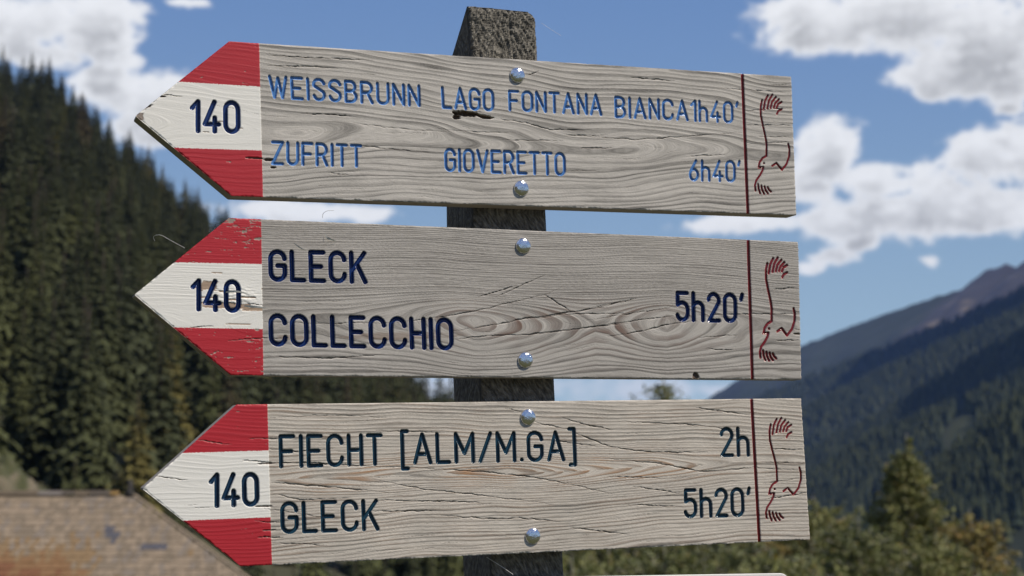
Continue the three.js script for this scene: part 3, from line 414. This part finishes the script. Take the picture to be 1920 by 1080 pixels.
function makeBoard(B, st, bi) {
  const n = TW * TH, sdf = new Float32Array(n).fill(9), own = new Uint8Array(n), rad = new Float32Array(n).fill(1), crack = new Float32Array(n), gouge = new Float32Array(n), cdep = new Float32Array(n);
  const [tip, tl, tr, br, bl] = B.poly, r = rng(100 + bi);
  // rasterise engraved strokes as a distance field
  const stroke = (a, b, rr, id) => {
    const x0 = Math.max(0, Math.floor((Math.min(a[0], b[0]) - rr - 2) / MM)), x1 = Math.min(TW - 1, Math.ceil((Math.max(a[0], b[0]) + rr + 2) / MM)), y0 = Math.max(0, Math.floor((Math.min(a[1], b[1]) - rr - 2) / MM)), y1 = Math.min(TH - 1, Math.ceil((Math.max(a[1], b[1]) + rr + 2) / MM));
    const dx = b[0] - a[0], dy = b[1] - a[1], L = dx * dx + dy * dy || 1e-9;
    for (let j = y0; j <= y1; j++) for (let i = x0; i <= x1; i++) { const px = (i + 0.5) * MM - a[0], py = (j + 0.5) * MM - a[1], t = Math.max(0, Math.min(1, (px * dx + py * dy) / L)), s = (Math.hypot(px - t * dx, py - t * dy) - rr) / rr, k = j * TW + i; if (s * rr < sdf[k] * rad[k] || sdf[k] > 8) { sdf[k] = s; rad[k] = rr; own[k] = id; } }
  };
  const words = B.words.map((W, wi) => {
    const [txt, ax, ay, bx, by, cx, cy, dx, dy] = W, gap = 0.26; let total = 0; for (const ch of txt) total += GLYPHS[ch][0] + gap; total -= gap;
    const rr = txt === '140' ? 2.05 : /h/.test(txt) && bi === 0 ? 1.3 : st.r; let x = 0;
    for (const ch of txt) {
      const [gw, strokes] = GLYPHS[ch];
      for (const s of strokes) { const q = s.map(([gx, gy]) => { const u = (x + gx) / total, hx = lerp(ax, cx, u), hy = lerp(ay, cy, u), lx = lerp(bx, dx, u), ly = lerp(by, dy, u); return [lerp(lx, hx, gy), lerp(ly, hy, gy)]; }); for (let i = 1; i < q.length; i++) stroke(q[i - 1], q[i], rr, 10 + wi); }
      x += gw + gap;
    }
    return txt;
  });
  const LINE = 40, EMB = 41;
  stroke([B.line[0][0], B.line[0][1] + 4], [B.line[1][0], B.line[1][1] - 4], 1.55, LINE);
  { // emblem placed by three of its points
    const S = [[229, 178], [172, 975], [460, 563]], D = B.bird, m = new THREE.Matrix3().set(S[0][0], S[1][0], S[2][0], S[0][1], S[1][1], S[2][1], 1, 1, 1).invert(), e = m.elements;
    const map = ([x, y]) => { const w = [e[0] * x + e[3] * y + e[6], e[1] * x + e[4] * y + e[7], e[2] * x + e[5] * y + e[8]]; return [w[0] * D[0][0] + w[1] * D[1][0] + w[2] * D[2][0], w[0] * D[0][1] + w[1] * D[1][1] + w[2] * D[2][1]]; };
    for (const s of BIRD) { const q = s.map(map); for (let i = 1; i < q.length; i++) stroke(q[i - 1], q[i], bi === 1 ? 1.3 : 1.05, EMB); }
  }
  // drying cracks: those that stand out, then many fine ones along the grain
  const crackLine = (pts, wid) => {
    for (let i = 1; i < pts.length; i++) {
      const a = pts[i - 1], b = pts[i], L = Math.hypot(b[0] - a[0], b[1] - a[1]), N = Math.ceil(L / (MM * 0.5));
      for (let k = 0; k <= N; k++) {
        const t = k / N, g = (i - 1 + t) / (pts.length - 1), w = wid * Math.pow(Math.sin(Math.PI * Math.min(1, Math.max(0, 0.04 + g * 0.93))), 0.6) * (0.75 + 0.5 * noise(g * 14 + wid * 90, a[1])), x = lerp(a[0], b[0], t), y = lerp(a[1], b[1], t) + 0.7 * noise(x * 0.11, a[1] * 0.7) + 0.25 * noise(x * 0.5, a[1]);
        const R = Math.ceil((w + 0.4) / MM), ci = Math.floor(x / MM), cj = Math.floor(y / MM);
        for (let j = -R; j <= R; j++) { const jj = cj + j; if (jj < 0 || jj >= TH || ci < 0 || ci >= TW) continue; const d = Math.abs((jj + 0.5) * MM - y), v = Math.max(0, Math.min(1, (w - d) / 0.2 + 0.4)); const q = jj * TW + ci; if (v > crack[q]) { crack[q] = v; cdep[q] = Math.min(1.2, w * 2.6); } }
      }
    }
  };
  for (const c of B.cracks) { const p = []; for (let i = 0; i < c.length; i += 2) p.push([c[i], c[i + 1]]); crackLine(p, (bi === 1 ? 0.32 : 0.27) + 0.26 * r()); }
  const grainSlope = (x, y) => { const h = 1.5, gx = st.ring(x + h, y) - st.ring(x - h, y), gy = st.ring(x, y + h) - st.ring(x, y - h); return Math.abs(gy) < 0.25 * Math.abs(gx) + 0.2 ? 0 : Math.max(-0.35, Math.min(0.35, -gx / gy)); };
  for (let k = 0; k < [110, 90, 260][bi]; k++) { let x = (r() < 0.06 ? 20 : 118) + r() * 530, y = 4 + r() * 134; const len = 8 + 50 * r() * r(), p = [[x, y]]; for (let s = 0; s < len; s += 4) { y += 4 * grainSlope(x, y) * 0.8; x += 4; p.push([x, y]); } if (p.length > 2) crackLine(p, 0.04 + 0.13 * r()); }
  // torn out wood and dents
  const dent = (cx, cy, rx, ry, deep, seed, ang = 0) => { const x0 = Math.floor((cx - rx * 1.6) / MM), x1 = Math.ceil((cx + rx * 1.6) / MM), y0 = Math.floor((cy - ry * 2.5 - rx * Math.abs(ang)) / MM), y1 = Math.ceil((cy + ry * 2.5 + rx * Math.abs(ang)) / MM); for (let j = Math.max(0, y0); j < Math.min(TH, y1); j++) for (let i = Math.max(0, x0); i < Math.min(TW, x1); i++) { const x = (i + 0.5) * MM - cx, y = (j + 0.5) * MM - cy - ang * x, q = 1 - Math.hypot(x / rx, y / ry) + 0.55 * fbm(x * 0.22 + seed, y * 0.5 + seed, 3); if (q > 0) { const k = j * TW + i; gouge[k] = Math.max(gouge[k], deep * Math.min(1, q * 3)); } } };
  if (bi === 0) { dent(304, 86.5, 15, 2.6, 6, 3, -0.04); dent(322, 84.5, 9, 1.6, 5, 8, -0.1); dent(294, 83, 4, 2.4, 5, 9); dent(104, 36.2, 9, 0.9, 1.6, 4); dent(117, 35, 6, 1.4, 2.4, 5); dent(120, 28.5, 3, 1.1, 2.2, 6); dent(21, 88, 5, 0.8, 2, 7); dent(9, 78, 5, 1.6, 1.6, 11, 0.5); }
  if (bi === 1) { dent(535, 2.5, 3.5, 4.2, 2.4, 3); dent(648, 46, 4.5, 0.9, 3, 4); dent(306, 140, 3, 1, 1, 2); }
  if (bi === 2) { dent(105, 88, 10, 0.55, 1.4, 2); dent(104, 51, 9, 0.7, 1.6, 4); dent(108, 30, 8, 0.5, 1.2, 5); }
  // paint: zones and what has flaked off
  const xAt = (y) => lerp(B.pl[1][0], B.pl[0][0], (y - B.pl[1][1]) / (B.pl[0][1] - B.pl[1][1])), along = (s, x) => lerp(s[0][1], s[1][1], (x - s[0][0]) / (s[1][0] - s[0][0]));
  const patches = bi === 1 ? [[62.9, 78.0, 7.5, 4.2], [54, 77.5, 4, 2], [70, 61.3, 14, 2.6], [90, 61, 10, 2.4], [104, 58.4, 11, 1.7], [84, 66.5, 6, 0.8], [80, 73.5, 9, 0.8], [96, 69, 8, 0.7], [60, 68, 8, 0.7], [112, 77, 3, 1], [70, 90, 5, 0.4], [90, 45, 12, 0.5]] : bi === 0 ? [[72, 68, 4, 0.5], [90, 63, 3, 0.5], [3, 69, 3, 3], [60, 58, 3, 0.4]] : [];
  const zone = (x, y) => { const e = 0.35 * noise(x * 0.9, y * 0.9); if (x + 0.3 * noise(y * 0.8, 3) > xAt(y)) return 0; return y + e > along(B.s1, x) ? 1 : y + e > along(B.s2, x) ? 2 : 3; };
  const height = new Float32Array(n), rgbd = new Uint8Array(n * 4), bump = new Uint8Array(n * 4), cat = new Uint8Array(n);
  const enc = (v) => { v = Math.max(0, Math.min(1, v)); return 255 * (v <= 0.0031308 ? 12.92 * v : 1.055 * Math.pow(v, 1 / 2.4) - 0.055); };
  const RED = [0.40, 0.012, 0.022], WHITE = [0.74, 0.735, 0.69], LRED = [0.16, 0.010, 0.012];
  for (let j = 0; j < TH; j++) for (let i = 0; i < TW; i++) {
    const k = j * TW + i, x = (i + 0.5) * MM, y = (j + 0.5) * MM;
    const R = st.ring(x, y), q = R / st.spacing + 0.55 * noise(R * 0.11 + 3, bi * 9) + 0.18 * noise(x * 0.02, R * 0.4), f = q - Math.floor(q), id = Math.floor(q);
    const amp = 0.45 + 0.55 * Math.abs(noise(id * 0.37 + 0.21, bi * 3 + 0.5)) * 1.6;
    const late = sstep(0.30, 0.86, f) * (1 - sstep(0.92, 1.0, f)) * Math.min(1, amp);
    const fine = noise(x * 0.035, R * 1.9) * 0.45 + noise(x * 0.07, R * 4.2 + 30) * 0.45 + noise(x * 0.2, R * 7.5) * 0.4, grit = noise(x * 1.1, y * 1.9), patch = fbm(x * 0.012 + 5, y * 0.03 + bi, 3), mid = fbm(x * 0.03 + 50, R * 0.25, 3);
    let m = 1 - st.line * late + 0.28 * fine + 0.10 * grit + 0.18 * patch + 0.16 * mid;
    let cr = st.base[0] * m, cg = st.base[1] * m, cb = st.base[2] * m;
    // brown heartwood left in the wide late-wood bands
    if (st.brown) { const cy = bi === 1 ? 49 : 76, wy = bi === 1 ? 21 : 12, win = Math.exp(-(((y - cy) / wy) ** 2)) * (bi === 1 ? sstep(215, 300, x) * sstep(640, 470, x) * 1.15 : sstep(100, 160, x) * sstep(640, 420, x) * 1.1) + (bi === 2 ? 0.30 : 0.10), br_ = Math.min(1, st.brown * late * Math.max(0, win * (0.7 + 2.4 * fbm(x * 0.022 + 20, y * 0.05, 3)))); cr = lerp(cr, bi === 1 ? 0.155 : 0.34, br_); cg = lerp(cg, bi === 1 ? 0.105 : 0.20, br_); cb = lerp(cb, bi === 1 ? 0.085 : 0.11, br_); }
    // bare brown streaks on the second board left of the middle
    if (bi === 1) { const s = sstep(0.15, 0.5, 1 - Math.hypot((x - 235) / 75, (y - 37 - 0.03 * (x - 235)) / 5) + 0.5 * fbm(x * 0.05, y * 0.4, 3)) + sstep(0.15, 0.5, 1 - Math.hypot((x - 140) / 22, (y - 34) / 3) + 0.5 * fbm(x * 0.05, y * 0.4, 3)); const a = Math.min(1, s) * 0.6; cr = lerp(cr, 0.20, a); cg = lerp(cg, 0.145, a); cb = lerp(cb, 0.11, a); }
    if (bi === 1 && Math.hypot((x - 535) / 3, (y - 2.5) / 4) < 1) { cr = lerp(cr, 0.42, 0.7); cg = lerp(cg, 0.42, 0.7); cb = lerp(cb, 0.2, 0.7); }
    let z = 0.13 * late * (bi === 2 ? 1.2 : 1) + 0.05 * fine + 0.06 * mid;
    const zn = zone(x, y); let c = zn;
    if (zn) {
      let flake = 0;
      const n1 = fbm(x * 0.08 + 9, y * 0.42 + bi * 7, 5) * 0.85 + 0.25 * fbm(x * 0.03, y * 0.09 + 70, 2), n2 = fbm(x * 0.5, y * 1.1 + 40, 3);
      if (zn !== 2) { const dens = bi === 1 ? (zn === 1 ? 0.02 + 0.26 * sstep(40, 112, x) * sstep(100, 128, y) : 0.10) : -0.03; flake = sstep(0.42 - dens, 0.46 - dens, n1 + 0.25 * n2 + (bi === 1 ? 0.10 * late : 0)); }
      else for (const [px, py, rx, ry] of patches) flake = Math.max(flake, sstep(0, 0.12, 1 - Math.max(Math.abs(x - px) / rx, Math.abs(y - py) / ry) + 0.55 * n1 + 0.25 * n2));
      flake = Math.max(flake, crack[k] * 0.8);
      const P = zn === 2 ? WHITE : RED, pm = (zn === 2 ? 1 : 1 + 0.10 * patch) + 0.035 * fine - (zn === 2 ? 0.03 : 0.10) * late * (bi === 1 ? 0.6 : 1) + 0.03 * grit;
      const bare = bi === 1 && zn === 2 ? [0.38, 0.28, 0.20] : [0.29, 0.24, 0.20], bm = 0.9 + 0.2 * fine;
      cr = lerp(P[0] * pm, bare[0] * bm, flake); cg = lerp(P[1] * pm, bare[1] * bm, flake); cb = lerp(P[2] * pm, bare[2] * bm, flake);
      z = z * 0.75 + 0.32 * (1 - flake); if (zn === 2 && bi === 1) z += 0.5 * (1 - flake) * sstep(0.35, 0.05, Math.abs(n1 - 0.1)) * sstep(30, 10, Math.hypot(x - 88, (y - 68) * 1.8));
    }
    // cracks and torn spots: weathered brown wood inside
    const ck = crack[k]; if (ck > 0 ) { cr = lerp(cr, 0.085, ck * 0.85); cg = lerp(cg, 0.07, ck * 0.85); cb = lerp(cb, 0.058, ck * 0.85); z -= cdep[k] * ck; }
    if (gouge[k] > 0) { const a = Math.min(1, gouge[k] / 1.2); cr = lerp(cr, 0.11, a); cg = lerp(cg, 0.08, a); cb = lerp(cb, 0.06, a); z -= gouge[k] * (0.85 + 0.3 * noise(x * 0.5, y)); }
    const s = sdf[k]; let id2 = 0;
    if (s < 0.12) {
      const isRed = own[k] >= 40, num = words[own[k] - 10] === '140', ink = isRed ? LRED : num ? st.numInk : st.ink, a = sstep(0.10, -0.08, s + 0.08 * grit), dp = isRed ? (own[k] === 40 ? 1.7 : 1.3) : num ? Math.max(2.2, st.depth) : st.depth, wear = bi === 0 && !num ? 1 + 0.25 * noise(x * 0.4, y * 0.4) : 1;
      cr = lerp(cr, ink[0] * wear, a); cg = lerp(cg, ink[1] * wear, a); cb = lerp(cb, ink[2] * wear, a);
      if (s < 0) { const d = Math.sqrt(Math.max(0, 1 - (1 + s) * (1 + s))); z = lerp(z, 0, Math.min(1, -s * 3)) - dp * d; id2 = own[k]; }
    }
    if (id2) c = id2;
    height[k] = z; cat[k] = c;
    const o = k * 4; rgbd[o] = enc(cr); rgbd[o + 1] = enc(cg); rgbd[o + 2] = enc(cb); rgbd[o + 3] = 255;
    const bv = s < 0 ? 128 : 128 + 60 * fine + 34 * grit + 50 * late * (zn ? 0.4 : 1) - 90 * ck; bump[o] = bump[o + 1] = bump[o + 2] = Math.max(0, Math.min(255, bv)); bump[o + 3] = 255;
  }
  const tex = (d, srgb) => { const t = new THREE.DataTexture(d, TW, TH); t.magFilter = THREE.LinearFilter; if (srgb) t.colorSpace = THREE.SRGBColorSpace; t.needsUpdate = true; return t; };
  const map = tex(rgbd, true), bm = tex(bump, false);
  const face = std({ map, bumpMap: bm, bumpScale: 0.00035, roughness: 0.86 }), paint = std({ map, bumpMap: bm, bumpScale: 0.00016, roughness: 0.5 }), enamel = std({ map, roughness: 0.2 });
  // surface: a relief mesh over the outline, about 0.6 mm per cell
  const NX = 1080, NY = 232, top = (x) => curve([[0, tip[1] + 0.7], tl, tr], x), bot = (x) => curve([[0, tip[1] - 0.7], bl, br], x), V = (NX + 1) * (NY + 1);
  const X = new Float32Array(V), Y = new Float32Array(V), Z = new Float32Array(V), sample = (x, y) => { const u = Math.max(0, Math.min(TW - 2, x / MM - 0.5)), v = Math.max(0, Math.min(TH - 2, y / MM - 0.5)), i = Math.floor(u), j = Math.floor(v), a = u - i, b = v - j, k = j * TW + i; return (height[k] * (1 - a) + height[k + 1] * a) * (1 - b) + (height[k + TW] * (1 - a) + height[k + TW + 1] * a) * b; };
  const seg = [[tip, tl], [tl, tr], [tr, br], [br, bl], [bl, tip]].map(([a, b]) => { const dx = b[0] - a[0], dy = b[1] - a[1], L = Math.hypot(dx, dy); return [a, dx / L, dy / L]; });
  const xr = (t) => lerp(br[0], tr[0], t);
  for (let j = 0; j <= NY; j++) for (let i = 0; i <= NX; i++) {
    const t = j / NY, s = i / NX, k = j * (NX + 1) + i, xx = s * Math.min(tr[0], br[0]), y = lerp(bot(xx), top(xx), t), x = s * xr(t);
    let d = 99; for (const [a, dx, dy] of seg) d = Math.min(d, Math.abs((x - a[0]) * -dy + (y - a[1]) * dx)); if (d < 0) d = 0;
    const round = 1.1 + 0.7 * noise(x * 0.08, y * 0.3 + bi) + 0.5 * noise(x * 0.5, y * 0.5), ed = Math.max(0, round - d);
    X[k] = x; Y[k] = y; Z[k] = sample(x, y) - ed * ed * 0.45;
  }
  const nrm = (i, j) => { const i0 = Math.max(0, i - 1), i1 = Math.min(NX, i + 1), j0 = Math.max(0, j - 1), j1 = Math.min(NY, j + 1), a = j * (NX + 1) + i1, b = j * (NX + 1) + i0, c = j1 * (NX + 1) + i, d = j0 * (NX + 1) + i; const ux = X[a] - X[b], uy = Y[a] - Y[b], uz = Z[a] - Z[b], vx = X[c] - X[d], vy = Y[c] - Y[d], vz = Z[c] - Z[d]; let nx = uy * vz - uz * vy, ny = uz * vx - ux * vz, nz = ux * vy - uy * vx; const L = Math.hypot(nx, ny, nz) || 1; return [nx / L, ny / L, nz / L]; };
  const lists = new Map();
  for (let j = 0; j < NY; j++) for (let i = 0; i < NX; i++) { const k = j * (NX + 1) + i, cx = (X[k] + X[k + NX + 2]) / 2, cy = (Y[k] + Y[k + NX + 2]) / 2, c = cat[Math.max(0, Math.min(TH - 1, Math.floor(cy / MM))) * TW + Math.max(0, Math.min(TW - 1, Math.floor(cx / MM)))]; if (!lists.has(c)) lists.set(c, []); lists.get(c).push(k, k + 1, k + NX + 2, k, k + NX + 2, k + NX + 1); }
  const cut = (list) => { const m = new Map(), pos = [], nor = [], uv = [], idx = []; for (const k of list) { let q = m.get(k); if (q === undefined) { q = m.size; m.set(k, q); pos.push(X[k] / 1000, Y[k] / 1000, Z[k] / 1000); nor.push(...nrm(k % (NX + 1), Math.floor(k / (NX + 1)))); uv.push(X[k] / (TW * MM), Y[k] / (TH * MM)); } idx.push(q); } return geoOf(pos, { nor, uv, idx }); };
  // rim and back
  const ring = []; for (let i = 0; i <= NX; i += 2) ring.push(i); for (let j = 2; j <= NY; j += 2) ring.push(j * (NX + 1) + NX); for (let i = NX - 2; i >= 0; i -= 2) ring.push(NY * (NX + 1) + i);
  const pos = [], uv = []; ring.forEach((k, q) => { const k2 = ring[(q + 1) % ring.length], A = [X[k], Y[k], Z[k]], Bq = [X[k2], Y[k2], Z[k2]], C = [X[k2], Y[k2], -THICK], D = [X[k], Y[k], -THICK]; for (const p of [A, D, Bq, Bq, D, C]) { pos.push(p[0] / 1000, p[1] / 1000, p[2] / 1000); uv.push(p[0] / 120 + p[1] / 60, p[2] / 40); } });
  const c0 = [300, 70]; ring.forEach((k, q) => { const k2 = ring[(q + 1) % ring.length]; for (const p of [[X[k], Y[k]], c0, [X[k2], Y[k2]]]) { pos.push(p[0] / 1000, p[1] / 1000, -THICK / 1000); uv.push(p[0] / 200, p[1] / 60); } });
  const rim = geoOf(pos, { uv }), front = cut(lists.get(0)), joined = mergeGeometries([front.toNonIndexed(), rim], true);
  const board = mesh('sign_board', joined, [face, edgeWood], signpost);
  board.userData.label = ['grey top arrow board with two lines of light blue lettering', 'darker grey middle arrow board with peeling paint and navy lettering', 'pale lowest arrow board with dark teal lettering and brown streaks'][bi];
  board.position.set(B.org[0] / 1000, PLANE.y + B.org[1] / 1000, 0); board.rotation.z = B.ang;
  for (const c of [...lists.keys()].sort((a, b) => a - b)) {
    if (!c) continue;
    if (c < 10) { const o = mesh(c === 2 ? 'white_paint' : 'red_paint', cut(lists.get(c)), paint, board); o.userData.label = ['', 'upper red painted stripe of the arrow tip', 'white painted middle of the arrow tip', 'lower red painted stripe of the arrow tip'][c]; }
    else if (c < 40) { const o = mesh(words[c - 10] === '140' ? 'engraved_number' : 'engraved_word', cut(lists.get(c)), enamel, board); o.userData.label = 'engraved blue painted lettering reading ' + words[c - 10]; }
    else { const o = mesh(c === 40 ? 'engraved_line' : 'bird_emblem', cut(lists.get(c)), enamel, board); o.userData.label = c === 40 ? 'vertical dark red engraved line' : 'red engraved outline of a bird of prey'; }
  }
  B.bolts.forEach(([x, y], q) => {
    const pts = []; const R = 7.6, H = 3.3; for (let k = 0; k <= 14; k++) { const a = k / 14 * Math.PI / 2; pts.push(new THREE.Vector2(Math.max(1e-4, Math.sin(a) * R / 1000), Math.pow(Math.cos(a), 0.9) * H / 1000)); } pts.push(new THREE.Vector2(R / 1000, -0.0015), new THREE.Vector2(0.0045, -0.0016), new THREE.Vector2(0.0045, -0.016));
    const g = new THREE.LatheGeometry(pts, 40); g.rotateX(Math.PI / 2); const o = mesh('bolt_head', g, steel, board); o.position.set(x / 1000, y / 1000, 0.0002); o.rotation.z = q + bi * 1.3;
  });
  return board;
}
const boards = BOARDS.map((B, i) => makeBoard(B, STYLE[i], i));
// curls of dried paint and a wood sliver on the middle board
{
  const curl = (x, y, pts, w, mat) => { const c = new THREE.CatmullRomCurve3(pts.map((p) => new THREE.Vector3(...p).multiplyScalar(0.001))), n = 14, pos = [], idx = []; for (let i = 0; i <= n; i++) { const p = c.getPoint(i / n), t = c.getTangent(i / n), s = new THREE.Vector3(-t.y, t.x, 0.5).normalize().multiplyScalar(w * 0.001 * (0.35 + 0.65 * Math.sin(Math.PI * Math.min(0.98, i / n + 0.05)))); pos.push(p.x - s.x, p.y - s.y, p.z - s.z, p.x + s.x, p.y + s.y, p.z + s.z); if (i) { const a = 2 * i - 2; idx.push(a, a + 1, a + 2, a + 1, a + 3, a + 2); } } const o = mesh('paint_flake', geoOf(pos, { idx }), mat, boards[1]); o.position.set(x / 1000, y / 1000, 0.0004); };
  const pale = std({ color: rgb(0.62, 0.60, 0.52), roughness: 0.7 });
  curl(168.5, 124, [[-2, 4, 0.6], [0, 0.5, 2.2], [4, -1, 2.4], [8.5, -2.2, 0.6]], 0.9, pale);
  curl(141, 116, [[-3, 3, 0.6], [0, 0.5, 1.8], [4, -2, 1.8], [8, -3.4, 0.6]], 0.55, pale);
  curl(86, 73, [[-8, 0, 0.6], [0, 0.6, 2.2], [8, 0.2, 0.7]], 0.9, std({ color: rgb(0.74, 0.735, 0.69), roughness: 0.5 }));
  curl(103, 60.6, [[-9, 0.6, 0.6], [0, 0, 2.4], [11, -1, 0.7]], 1.1, std({ color: rgb(0.74, 0.735, 0.69), roughness: 0.5 }));
}
// the post: leaning a little, its top cut down towards the back
{
  const L = [[-37.5, 274], [-33.1, 225.6], [-31, 66.8], [-22.4, -99.7], [-12.4, -260.2], [65, -1830]], R = [[31.3, 277.2], [34.3, 227.4], [42.6, 70.7], [51.1, -98.6], [59.1, -261.8], [139, -1830]], DEEP = 88, rows = 380, cols = 46, deepN = 12;
  const inv = (pts) => (y) => curve(pts.map(([a, b]) => [b, a]).reverse(), y), lx = inv(L), rx = inv(R);
  const texPost = (() => { const s = 512, d = new Uint8Array(s * s * 4), b = new Uint8Array(s * s * 4); for (let j = 0; j < s; j++) for (let i = 0; i < s; i++) { const u = i / s * 76, v = j / s * 76, n = fbm((u + v * 0.55) * 0.16 + 3, (v - u * 0.3) * 0.05, 3), f = fbm((u + 0.55 * v) * 0.42, (v - 0.5 * u) * 0.13, 4), w = 0.72 + 0.45 * f + 0.25 * n, o = (j * s + i) * 4; d[o] = 255 * Math.min(1, w); d[o + 1] = 255 * Math.min(1, w * 0.985); d[o + 2] = 255 * Math.min(1, w * 0.95); d[o + 3] = b[o + 3] = 255; b[o] = b[o + 1] = b[o + 2] = Math.max(0, Math.min(255, 128 + 170 * f + 60 * n)); } const mk = (q, c) => { const t = new THREE.DataTexture(q, s, s); t.wrapS = t.wrapT = THREE.MirroredRepeatWrapping; t.magFilter = THREE.LinearFilter; if (c) t.colorSpace = THREE.SRGBColorSpace; t.needsUpdate = true; return t; }; return [mk(d, true), mk(b)]; })();
  const mat = std({ color: rgb(0.27, 0.262, 0.24), map: texPost[0], bumpMap: texPost[1], bumpScale: 0.003, roughness: 0.92 });
  const pos = [], uv = [], idx = [];
  // rows crowd near the visible top; a loop of front, right, back and left points per row
  const loop = []; for (let i = 0; i <= cols; i++) loop.push([i / cols, 0]); for (let i = 1; i <= deepN; i++) loop.push([1, i / deepN]); for (let i = 1; i <= cols / 2; i++) loop.push([1 - i / (cols / 2), 1]); for (let i = 1; i < deepN; i++) loop.push([0, 1 - i / deepN]);
  const M = loop.length, per = []; { let s = 0, q = null; for (const [a, b] of loop) { const p = [a * 72, b * DEEP]; if (q) s += Math.hypot(p[0] - q[0], p[1] - q[1]); per.push(s); q = p; } }
  for (let j = 0; j <= rows; j++) {
    const t = j / rows, y0 = t < 0.45 ? lerp(277, 200, t / 0.45) : lerp(200, -1830, Math.pow((t - 0.45) / 0.55, 1.4));
    loop.forEach(([a, b], i) => {
      const topCut = 275 - 50 * b - 1.6 * Math.abs(noise(a * 9, 3)) - (a > 0.9 ? 6 * (a - 0.9) / 0.1 : 0), y = Math.min(y0, topCut);
      let x = lerp(lx(y), rx(y), a), z = -b * DEEP;
      const e = Math.max(0, 0.05 - a, a - 0.95) / 0.05; if (b === 0) z -= 2.2 * e * e;
      if (b === 0 && y0 > 130) { const f = fbm((a * 72 + y * 0.62) * 0.40 + 9, (y - a * 40) * 0.075, 4), k = fbm((a * 72 + y * 0.5) * 0.11, (y - a * 40) * 0.03 + 4, 3), split = Math.max(0, 1 - Math.abs(a - 0.60 - 0.0006 * (270 - y) - 0.01 * noise(y * 0.1, 1)) / 0.016) * 3.2 + Math.max(0, 1 - Math.abs(a - 0.06 - 0.0016 * (270 - y)) / 0.012) * (y > 225 ? 1.6 : 0); z += 2.3 * f + 1.5 * k - split - 0.6 - 1.2 * sstep(270, 275, y); }
      pos.push(x / 1000, y / 1000, (z - THICK - 0.3) / 1000); uv.push(per[i] / 76, y / 76);
    });
  }
  for (let j = 0; j < rows; j++) for (let i = 0; i < M; i++) { const a = j * M + i, b = j * M + (i + 1) % M; idx.push(a, a + M, b, b, a + M, b + M); }
  for (let i = 1; i < M - 1; i++) idx.push(0, i, i + 1);
  const o = mesh('post', geoOf(pos, { uv, idx }), mat, signpost); o.position.y = PLANE.y; o.userData.label = 'rough weathered square post with its top cut slanting';
}
// thin painted plate below, only its upper edge in view
{
  const s = new THREE.Shape(), w0 = -330, w1 = 294, h = 130, c = 9; s.moveTo(w0 + 70, 0); s.lineTo(w1 - c, 0); s.absarc(w1 - c, -c, c, Math.PI / 2, 0, true); s.lineTo(w1, -h + c); s.absarc(w1 - c, -h + c, c, 0, -Math.PI / 2, true); s.lineTo(w0 + 70, -h); s.lineTo(w0, -h / 2); s.closePath();
  const g = new THREE.ExtrudeGeometry(s, { depth: 2.4, bevelEnabled: true, bevelSize: 0.6, bevelThickness: 0.5, bevelSegments: 2, curveSegments: 10 });
  g.scale(0.001, 0.001, 0.001);
  const plate = mesh('metal_plate', g, std({ color: rgb(0.74, 0.74, 0.72), roughness: 0.45 }), signpost);
  plate.userData.label = 'thin white edged metal plate with dark red end under the boards';
  plate.position.set(0, PLANE.y - 0.2695, -0.0132); plate.rotation.z = -0.009;
  const panel = (x0, x1, col, name, cr) => { const q = new THREE.Shape(); q.moveTo(x0, -1.9); if (cr) { q.lineTo(x1 - 7, -1.9); q.absarc(x1 - 7, -8.9, 7, Math.PI / 2, 0, true); q.lineTo(x1, -h + 9); q.absarc(x1 - 7, -h + 9, 7, 0, -Math.PI / 2, true); } else { q.lineTo(x1, -1.9); q.lineTo(x1, -h + 2); } q.lineTo(x0, -h + 2); q.closePath(); const gg = new THREE.ExtrudeGeometry(q, { depth: 0.4, bevelEnabled: false, curveSegments: 10 }); gg.scale(0.001, 0.001, 0.001); const o = mesh(name, gg, std({ color: rgb(...col), roughness: 0.4 }), plate); o.position.z = 0.0030; };
  panel(-255, 235, [0.02, 0.025, 0.035], 'dark_panel', false); panel(235.4, 292, [0.11, 0.010, 0.014], 'red_panel', true);
}
// stray threads of spider silk caught on the boards
{
  const silk = std({ color: rgb(0.7, 0.7, 0.7), roughness: 0.4 });
  const thread = (pts, rr, label) => { const o = mesh('spider_thread', new THREE.TubeGeometry(new THREE.CatmullRomCurve3(pts.map((p) => new THREE.Vector3(p[0], p[1], p[2]).multiplyScalar(0.001))), 12, rr, 4), silk); o.position.copy(PLANE); o.rotation.y = YAW; tag(o, label, 'thread'); };
  thread([[-329, 30, -9], [-331, 33, -4], [-326, 34, 2], [-318, 30, 3], [-304, 24, -2]], 0.00014, 'fine spider thread curling off the middle arrow tip');
  thread([[-181, 57.5, -4], [-181, 61, -2], [-178, 63.5, 0], [-172, 64, 2]], 0.00022, 'short curled hair standing on the top edge of the middle board');
  thread([[37, 264, -18], [44, 258, -14], [56, 252, -14]], 0.00014, 'fine bright thread drifting right of the post top');
  thread([[-20, -250, -14], [-6, -259, -10], [4, -266, -8]], 0.00018, 'fine bright thread across the post below the lowest board');
}
scene.traverse((o) => { if (o.isMesh) { o.castShadow = true; o.receiveShadow = true; } });
renderer.render(scene, camera);
